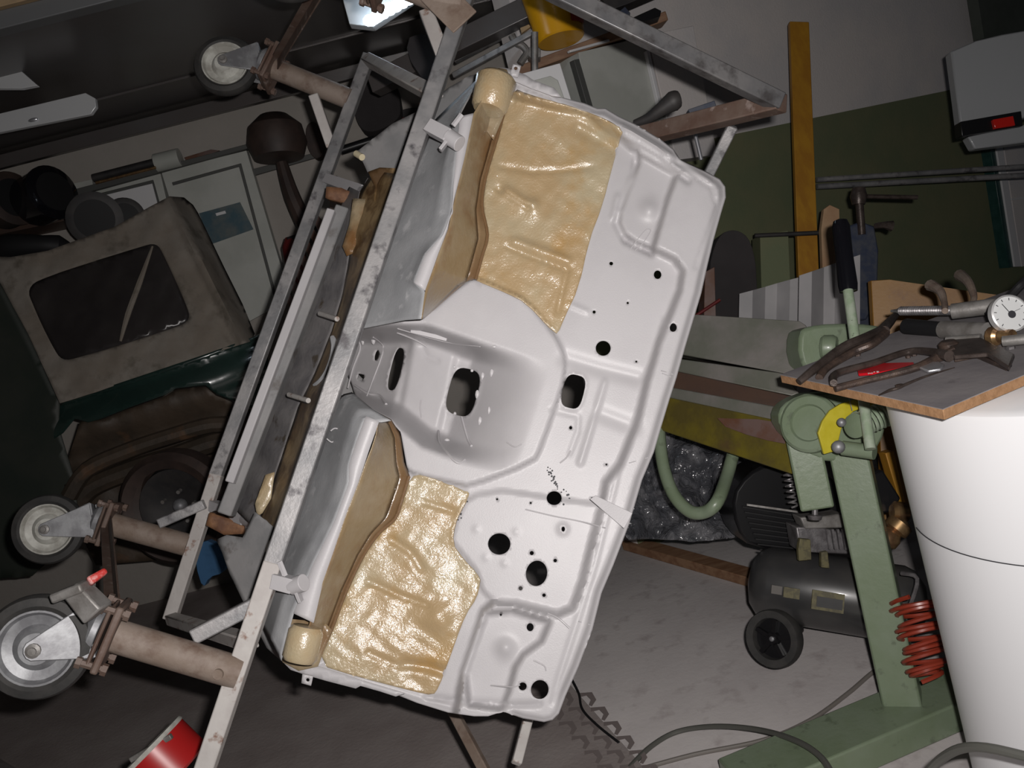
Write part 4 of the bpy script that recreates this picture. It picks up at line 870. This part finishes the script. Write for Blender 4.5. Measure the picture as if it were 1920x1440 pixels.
fp('angle_quadrant', [(1534,812),(1542,790),(1556,770),(1575,758),(1600,750),(1650,748),(1660,754),(1658,762),(1628,760),(1600,772),(1588,784),(1578,804),(1570,838),(1566,846),(1545,852)], 2.20, .012, 'yellow', fm, .002, 'bright yellow quadrant')
MB().cyl(P(1598,770,2.17), P(1578,690,2.17), .001).build('quadrant_pin', M['zinc'], fm)
# coil springs
def spring(a, b, r, w_, turns, m, parent, name='spring'):
    a, b = P(*a), P(*b); d = (b-a).normalized(); x = d.orthogonal().normalized(); y = d.cross(x); n = turns*10
    return MB().sweep([a+(b-a)*(k/n)+(x*math.cos(k*math.tau/10)+y*math.sin(k*math.tau/10))*r for k in range(n+1)], w_, 6, 2).build(name, M[m], parent)
spring((1615,795,2.16), (1668,772,2.16), .028, .0045, 7, 'greenshade', fm)
MB().lathe([(.02, 0), (.03, .004), (.03, .016), (.02, .02)], P(1610,798,2.14), RT*-.8-FW*.6, 24).build('spring_seat', M['greenpaint'], fm)
MB().cyl(P(1580,840,2.17), P(1640,848,2.12), .018).build('lever_boss', M['greenpaint'], fm)
MB().cyl(P(1590,545,2.20), P(1632,842,2.06), .0125).build('lever', M['greenshade'], fm)
MB().lathe([(.010, 0), (.022, .002), (.024, .02), (.021, .10), (.022, .17), (.017, .185), (.005, .19)], P(1591,548,2.22), P(1578,436,2.24)-P(1591,548,2.22), 24).build('lever_grip', M['blackgrip'], fm)
MB().ball(P(1572,838,2.13), .016).build('pivot_bolt', M['zinc'], fm); MB().ball(P(1578,792,2.13), .011).build('pivot_bolt', M['zinc'], fm)
# legs
def post(name, a, b, w_, h, m='greenpaint', label=None): return tag(MB().bar(P(*a), P(*b), w_, h, up=-FW+RT*-.45).build(name, M[m], fm, bevel=.006), label)
lt_ = onz(1700, 1352, 0.02)
mb = MB(); mb.bar(P(1592,845,2.32), lt_+V((0, 0, .01)), .095, .075, up=-FW+RT*-.5); tag(mb.build('leg', M['greenpaint'], fm, bevel=.006), 'main square green leg')
mb = MB(); mb.bar(P(1500,800,2.34), P(1532,952,2.34), .085, .06, up=-FW+RT*-.3); tag(mb.build('end_post', M['greenpaint'], fm, bevel=.006), 'short hanging green post')
MB().lathe([(.008, 0), (.008, .02), (.02, .022), (.016, .034)], P(1528,950,2.34), -UP, 16).build('levelling_foot', M['alu'], fm)
mb = MB(); mb.bar(onz(1380,1480,.04), onz(1860,1275,.04), .16, .08, up=(0, 0, 1)); tag(mb.build('base', M['greenpaint'], fm, bevel=.006), 'green base bar on the floor')
MB().sweep([P(1235,800,2.72), P(1243,870,2.66), P(1262,925,2.6), P(1292,958,2.55), P(1322,960,2.52), P(1345,940,2.5), P(1364,890,2.6), P(1380,830,2.66)], .019, 12, 5).build('loop_handle', M['greenpaint'], fm)
spring((1474,868,2.5), (1488,950,2.5), .012, .003, 8, 'alu', fm)

# ---- compressor
cm = thing('air_compressor', 'old black portable air compressor with rubber wheel behind the green leg', 'compressor', P(1560, 1100, 2.7))
ta, tb = P(1432, 1092, 2.74), P(1712, 1136, 2.58); td = (tb-ta).normalized(); tl = (tb-ta).length
MB().lathe([(.02, -.045), (.07, -.035), (.10, -.012), (.112, .02), (.112, tl-.03), (.10, tl), (.06, tl+.03), (.01, tl+.04)], ta, td, 40).build('tank', M['tank'], cm)
def sticker(cx, cy, w_, h, m, z, par):
    c = P(cx, cy, z); MB().box(c, td*w_/2, td.cross(-FW).normalized()*h/2, FW*.002).build('sticker', M[m], par, smooth=0)
sticker(1552,1128,.088,.055,'label',2.555,cm); sticker(1555,1131,.07,.03,'tank',2.552,cm); sticker(1484,1112,.045,.03,'label',2.60,cm); sticker(1456,1106,.03,.025,'label2',2.61,cm); sticker(1492,1113,.014,.028,'tank',2.598,cm)
wc = P(1452, 1197, 2.52); wx = (-FW*.8-RT*.75+UP*.12).normalized()
wt = MB().lathe([(.058, -.018), (.078, -.020), (.081, -.012), (.081, .012), (.078, .020), (.058, .018), (.055, .008), (.055, -.008)], wc, wx, 40, caps=False).build('wheel', M['rubber'], cm)
MB().lathe([(.01, .012), (.018, .012), (.020, .0), (.056, -.002), (.056, -.01), (.01, -.012)], wc, wx, 32).build('wheel_disc', M['black'], wt)
xx = wx.orthogonal().normalized(); yy = wx.cross(xx)
for k in range(5):
    a = k*math.tau/5; d = xx*math.cos(a)+yy*math.sin(a); MB().bar(wc+d*.012+wx*.006, wc+d*.056+wx*.006, .012, .012, up=wx).build('spoke', M['black'], wt)
MB().lathe([(.007, .0), (.007, .018), (.003, .02)], wc, wx, 10).build('axle_bolt', M['zinc'], wt)
MB().cyl(wc-wx*.02, P(1500,1180,2.66), .012).build('axle', M['blackmatt'], cm)
fp('motor_cover', chaikin([(1372,930),(1400,890),(1440,868),(1560,880),(1580,960),(1575,1040),(1410,1030),(1380,990)], 1), 2.78, .22, 'black', cm, .01)
for k in range(9): MB().bar(P(1392+k*4, 950+k*10, 2.765), P(1500+k*3, 968+k*9, 2.75), .004, .012).build('vent_rib', M['rubberdark'], cm)
MB().bar(P(1400,946,2.74), P(1500,960,2.72), .006, .012).build('cover_strap', M['zincdull'], cm)
fp('cylinder_block', [(1492,988),(1545,990),(1590,1000),(1600,1040),(1500,1035)], 2.6, .1, 'alu', cm, .004)
fp('cylinder_head', [(1500,970),(1545,968),(1580,962),(1588,990),(1510,992)], 2.58, .08, 'zincdull', cm, .004)
for k in range(5): MB().bar(P(1550+k*10, 992, 2.575), P(1556+k*10, 1030, 2.575), .006, .012).build('cooling_fin', M['alu'], cm)
fp('tank_bracket', [(1497,1030),(1500,1010),(1520,1012),(1522,1050),(1498,1052)], 2.56, .02, 'label', cm); fp('tank_bracket', [(1540,1036),(1552,1034),(1556,1066),(1540,1064)], 2.56, .02, 'label', cm)
MB().lathe([(.02, 0), (.032, .01), (.032, .03), (.022, .045), (.034, .05), (.034, .075), (.02, .085)], P(1655,1020,2.4), P(1690,980,2.4)-P(1655,1020,2.4), 20).build('regulator', M['brass'], cm)
MB().lathe([(.02, 0), (.03, .01), (.026, .04), (.01, .05)], P(1672,960,2.42), RT, 16).build('brass_valve', M['brass'], cm)
fp('pressure_switch', [(1600,905),(1655,880),(1690,935),(1672,960),(1622,970)], 2.45, .1, 'black', cm, .006)
MB().sweep([P(1690,1075,2.42), P(1720,1085,2.38), P(1705,1140,2.38), P(1692,1172,2.4)], .006, 8).build('carry_tube', M['alu'], cm)
tag(fp('timber_block', [(1660,850),(1676,845),(1700,950),(1690,952)], 2.5, .05, 'timberamber'), 'narrow amber offcut wedged behind the green pivot plate', 'offcut')
# red coiled hose
c0 = P(1722, 1120, 2.25); c1 = P(1738, 1275, 2.18); d = (c1-c0).normalized(); x = d.orthogonal().normalized(); y = d.cross(x); pts = []
for k in range(11*12+1): t = k/12; pts.append(c0+(c1-c0)*(t/11+.03*math.sin(t*2.3))+(x*math.cos(t*math.tau)+y*math.sin(t*math.tau))*(.064*(1-.4*t/11))*(1+.12*math.sin(t*1.7))+d*.012*math.sin(t*math.tau+.6))
tag(MB().sweep(pts, .0058, 6, 1).build('coiled_hose', M['redhose']), 'red coiled air hose hanging between green leg and white drum', 'hose')

# ---- wrapped bundle and plank on the floor
def zf(p): return 3.18-.0009*(p[:, 1]-850)+.07*pnoise(p, .035, 7)+.03*pnoise(p, .11, 8)
tag(sheet('plastic_film', [(1160,990),(1175,930),(1190,860),(1215,800),(1300,815),(1385,850),(1410,880),(1400,940),(1405,1000),(1370,1010),(1300,1015),(1230,1010),(1180,1012)], zf, M['plasticfilm'], None, grid=7, thick=.003), 'crumpled clear plastic film heaped under the folding beam', 'plastic film')
mb = MB(); mb.bar(onz(1178,1018,.02), onz(1440,1092,.02), .07, .04, up=(0, 0, 1)); tag(mb.build('floor_plank', M['plank'], bevel=.003), 'reddish brown plank lying on the concrete beside the film', 'plank')

# ---- white drum with the work top
ctr = P(2008, 900, 1.72); rd = .305; ctr.z = 0
dm = MB().lathe([(rd-.06, .0), (rd-.05, .01), (rd, .992), (rd-.012, 1.0), (.02, 1.0)], ctr, (0, 0, 1), 72).build('drum_body', M['drum'])
tag(dm, 'tall smooth white drum carrying the chipboard work top', 'drum'); dm.name = 'white_drum'
hp = 1.035; TL, FR = onz(1463,703,hp), onz(1768,768,hp); e1 = (FR-TL); e2 = V((-e1.y, e1.x, 0)).normalized()
if e2.dot(V((1, 0, 0))) < 0: e2 = -e2
e2 = (onz(1920,704,hp)-FR); e2.z = 0; e2 = e2.normalized(); e1n = e1.normalized()
bd = thing('chipboard_panel', 'grey chipboard work top with raw orange edges lying on the white drum', 'board', TL)
bq = [TL, FR, FR+e2*.75, TL+e2*.75]
MB().prism(bq, V((0, 0, -.018))).build('board', M['boardedge'], bd, bevel=.001)
MB().prism([q+V((0, 0, .0012)) for q in bq], V((0, 0, -.0016))).build('laminate', M['boardtop'], bd, bevel=0)
zt = hp+.0015
def T(px, py, h=0.): return onz(px, py, zt+h)
mb = MB(); c_pts = []
for k in range(26):
    a = math.radians(168+k*5); rw = rd-.05*(1-.715)+.0018; c_pts.append(ctr+V((math.cos(a)*rw, math.sin(a)*rw, .715)))
tag(MB().sweep(c_pts, .0011, 6, 2).build('thin_wire', M['print']), 'hair thin dark wire looped around the white drum', 'wire')
tag(MB().sweep([P(1740,1450,1.62), P(1762,1425,1.6), P(1800,1404,1.55), P(1850,1402,1.5), P(1930,1420,1.45)], .0085, 10).build('air_hose', M['hose']), 'thick grey hose looping in front of the drum foot', 'hose')

# ---- tools on the work top
def tool(name, label, cat, px, py): return thing(name, label, cat, T(px, py))
def swp(pts, r): return MB().sweep([T(x, y, h) for x, y, h in pts], r, 10, 5)
# flat nosed seaming pliers
t = tool('seaming_pliers', 'wide jawed forged seaming pliers lying across the work top', 'pliers', 1800, 690)
swp([(1488+75,718,.02),(1570,700,.016),(1640,680,.014),(1700,660,.014),(1740,659,.016),(1780,668,.016)], [.007,.0078,.0075,.0072,.008,.011]).build('handle', M['irontool'], t)
swp([(1566,728,.006),(1650,707,.006),(1715,690,.008),(1755,672,.010),(1790,660,.014)], [.007,.0078,.0078,.009,.012]).build('handle', M['ironrust'], t)
mb = MB(); mb.lathe([(.017, 0), (.019, .004), (.019, .02), (.013, .026)], T(1781,662,.002), (0, 0, 1), 24); mb.build('pivot', M['ironrust'], t)
mb = MB(); mb.prism([T(1775,642,.012), T(1835,638,.012), T(1903,672,.010), T(1893,697,.010), T(1852,670,.012), T(1790,675,.012)], V((0, 0, .009))); mb.build('jaw', M['irontool'], t, bevel=.002)
mb = MB(); mb.prism([T(1785,662,.001), T(1840,655,.001), T(1898,688,.0), T(1888,697,.0), T(1830,672,.001), T(1790,680,.001)], V((0, 0, .009))); mb.build('jaw', M['ironrust'], t, bevel=.002)
# long curved pliers over the board edge
t = tool('curved_pliers', 'long curved brown pliers with handles overhanging the left board edge', 'pliers', 1640, 640)
swp([(1498,716,.004),(1530,690,.02),(1580,652,.035),(1620,634,.04),(1655,618,.035)], [.0075,.0095,.010,.010,.010]).build('handle', M['irontool'], t)
swp([(1536,708,.004),(1552,688,.012),(1600,660,.02),(1635,645,.028),(1660,625,.03)], [.008,.009,.009,.009,.010]).build('handle', M['ironrust'], t)
swp([(1652,622,.03),(1668,604,.025),(1684,586,.02)], [.013,.011,.006]).build('jaw', M['irontool'], t)
MB().lathe([(.012, -.012), (.014, 0), (.012, .012)], T(1655,622,.03), -FW, 18).build('pivot', M['ironrust'], t)
# red spanner
t = tool('red_spanner', 'small red handled wrench with a chrome end under the pliers', 'wrench', 1680, 690)
mb = MB(); mb.prism([T(1607,690,.002), T(1640,686,.002), T(1715,684,.002), T(1718,690,.002), T(1650,703,.002), T(1610,706,.002)], V((0, 0, .006))); mb.build('handle', M['redmetal'], t, bevel=.002)
mb = MB(); mb.prism([T(1712,684,.003), T(1762,683,.003), T(1772,688,.003), T(1765,696,.003), T(1740,700,.003), T(1716,690,.003)], V((0, 0, .006))); mb.build('chrome_end', M['chrome'], t, bevel=.002)
fc = bpy.data.curves.new('lettering', 'FONT'); fc.body = 'N°3'; fc.size = .0135; fc.extrude = .0002; fc.materials.append(M['white'])
ftmp = bpy.data.objects.new('tmp_lettering', fc); SC.collection.objects.link(ftmp); bpy.context.view_layer.update()
fme = bpy.data.meshes.new_from_object(ftmp.evaluated_get(bpy.context.evaluated_depsgraph_get())); bpy.data.objects.remove(ftmp)
fo = bpy.data.objects.new('lettering', fme); SC.collection.objects.link(fo); fo.parent = t
o_ = T(1627,701.5,.0085); xd = (T(1649,697.5,.0085)-o_).normalized(); yd = V((0, 0, 1)).cross(xd)
fo.location = o_-t.location; fo.rotation_euler = Matrix((xd, yd, V((0, 0, 1)))).transposed().to_euler()
# scriber with eye
t = tool('scriber', 'thin rusty pointed tool near the front corner of the work top', 'tool', 1690, 725)
swp([(1648,741,.003),(1668,732,.004),(1685,727,.005),(1700,720,.005),(1735,706,.004),(1790,689,.003)], [.0012,.003,.003,.003,.0022,.0008]).build('shaft', M['irontool'], t)
MB().lathe([(.003, 0), (.007, .001), (.007, .006), (.003, .007)], T(1687,727,.001), (0, 0, 1), 16).build('eye', M['ironrust'], t)
# pressure regulator assembly with gauge
t = tool('pressure_regulator', 'dirty brass pressure regulator with two wing taps and a white gauge', 'regulator', 1800, 600)
A_, B_ = T(1690,583,.045), T(1788,582,.045); dd = (B_-A_).normalized(); L = (B_-A_).length
mb = MB(); pr = [(.003, -.03), (.005, -.012)]
for k in range(22): pr += [(.011, L*k/22), (.0085, L*(k+.5)/22)]
mb.lathe(pr, A_, dd, 16); mb.build('threaded_spindle', M['alu'], t)
MB().cyl(T(1785,584,.045), T(1880,572,.045), .017).build('valve_body', M['zincdull'], t)
MB().cyl(T(1700,612,.02), T(1775,618,.02), .018, .016).build('rubber_sleeve', M['rubberdark'], t)
MB().cyl(T(1768,618,.02), T(1852,622,.02), .019).build('gas_tube', M['zincdull'], t)
MB().cyl(T(1775,640,.016), T(1840,635,.016), .010).build('lower_tube', M['zincdull'], t)
MB().lathe([(.014, 0), (.019, .004), (.019, .018), (.014, .024), (.014, .05)], T(1855,630,.02), dd, 12).build('brass_nut', M['brass'], t)
for pts in ([(1772,583,.05),(1770,565,.06),(1762,545,.075),(1745,535,.08)], [(1822,572,.05),(1826,556,.06),(1816,530,.078),(1800,516,.08)]):
    tp = swp(pts, [.007,.007,.010,.014]).build('wing_tap', M['rustpipe'], t)
gc = T(1893,588,.06); ga = (-FW*.95+UP*.15).normalized()
g = MB().lathe([(.030, -.013), (.037, -.011), (.037, .003), (.034, .005), (.034, .001)], gc, ga, 44, caps=True).build('gauge', M['gaugering'], t)
MB().lathe([(.0335, .0012), (.001, .0014)], gc, ga, 40, caps=False).build('dial_face', M['dial'], g)
gx = (RT-ga*RT.dot(ga)).normalized(); gy = ga.cross(gx)
if gy.dot(UP) < 0: gy = -gy
for k in range(11):
    a = math.radians(235-k*29); c = gc+ga*.002; u = gx*math.cos(a)+gy*math.sin(a); MB().bar(c+u*.026, c+u*.031, .0014, .0004, up=ga).build('tick', M['print'], g)
c = gc+ga*.0026; MB().bar(c, c+(gx*-.62+gy*.78)*.024, .0012, .0006, up=ga).build('needle', M['print'], g)
MB().bar(c, c+(gx*.9+gy*.42)*.022, .0008, .0006, up=ga).build('needle', M['print'], g)
MB().lathe([(.0075, 0), (.0075, .001)], gc+ga*.0022-gy*.002+gx*.003, ga, 16).build('dial_mark', M['print'], g)
MB().sweep([T(1855,590,.05), T(1890,560,.07), T(1925,525,.1), T(1990,480,.15)], .009, 10).build('supply_hose', M['rubberdark'], t)
for k, (x, y, r_) in enumerate(((1608,668,.007), (1714,668,.006), (1703,672,.005), (1895,655,.009))):
    tag(MB().lathe([(r_*.5, 0), (r_, .001), (r_, .006), (r_*.5, .008)], T(x, y), (0, 0, 1), 6).build('loose_nut', M['ironrust'] if k < 3 else M['alu']), ['small dark nut left of the pliers handles', 'tiny nut behind the seaming pliers', 'tiny nut just left of the other tiny one', 'silver nut near the pliers jaws at the right edge'][k], 'nut', 'loose nuts on the work top')
MB().cyl(T(1880,640,.02), T(1960,632,.02), .01).build('outlet_tube', M['zincdull'], bpy.data.objects['pressure_regulator'])
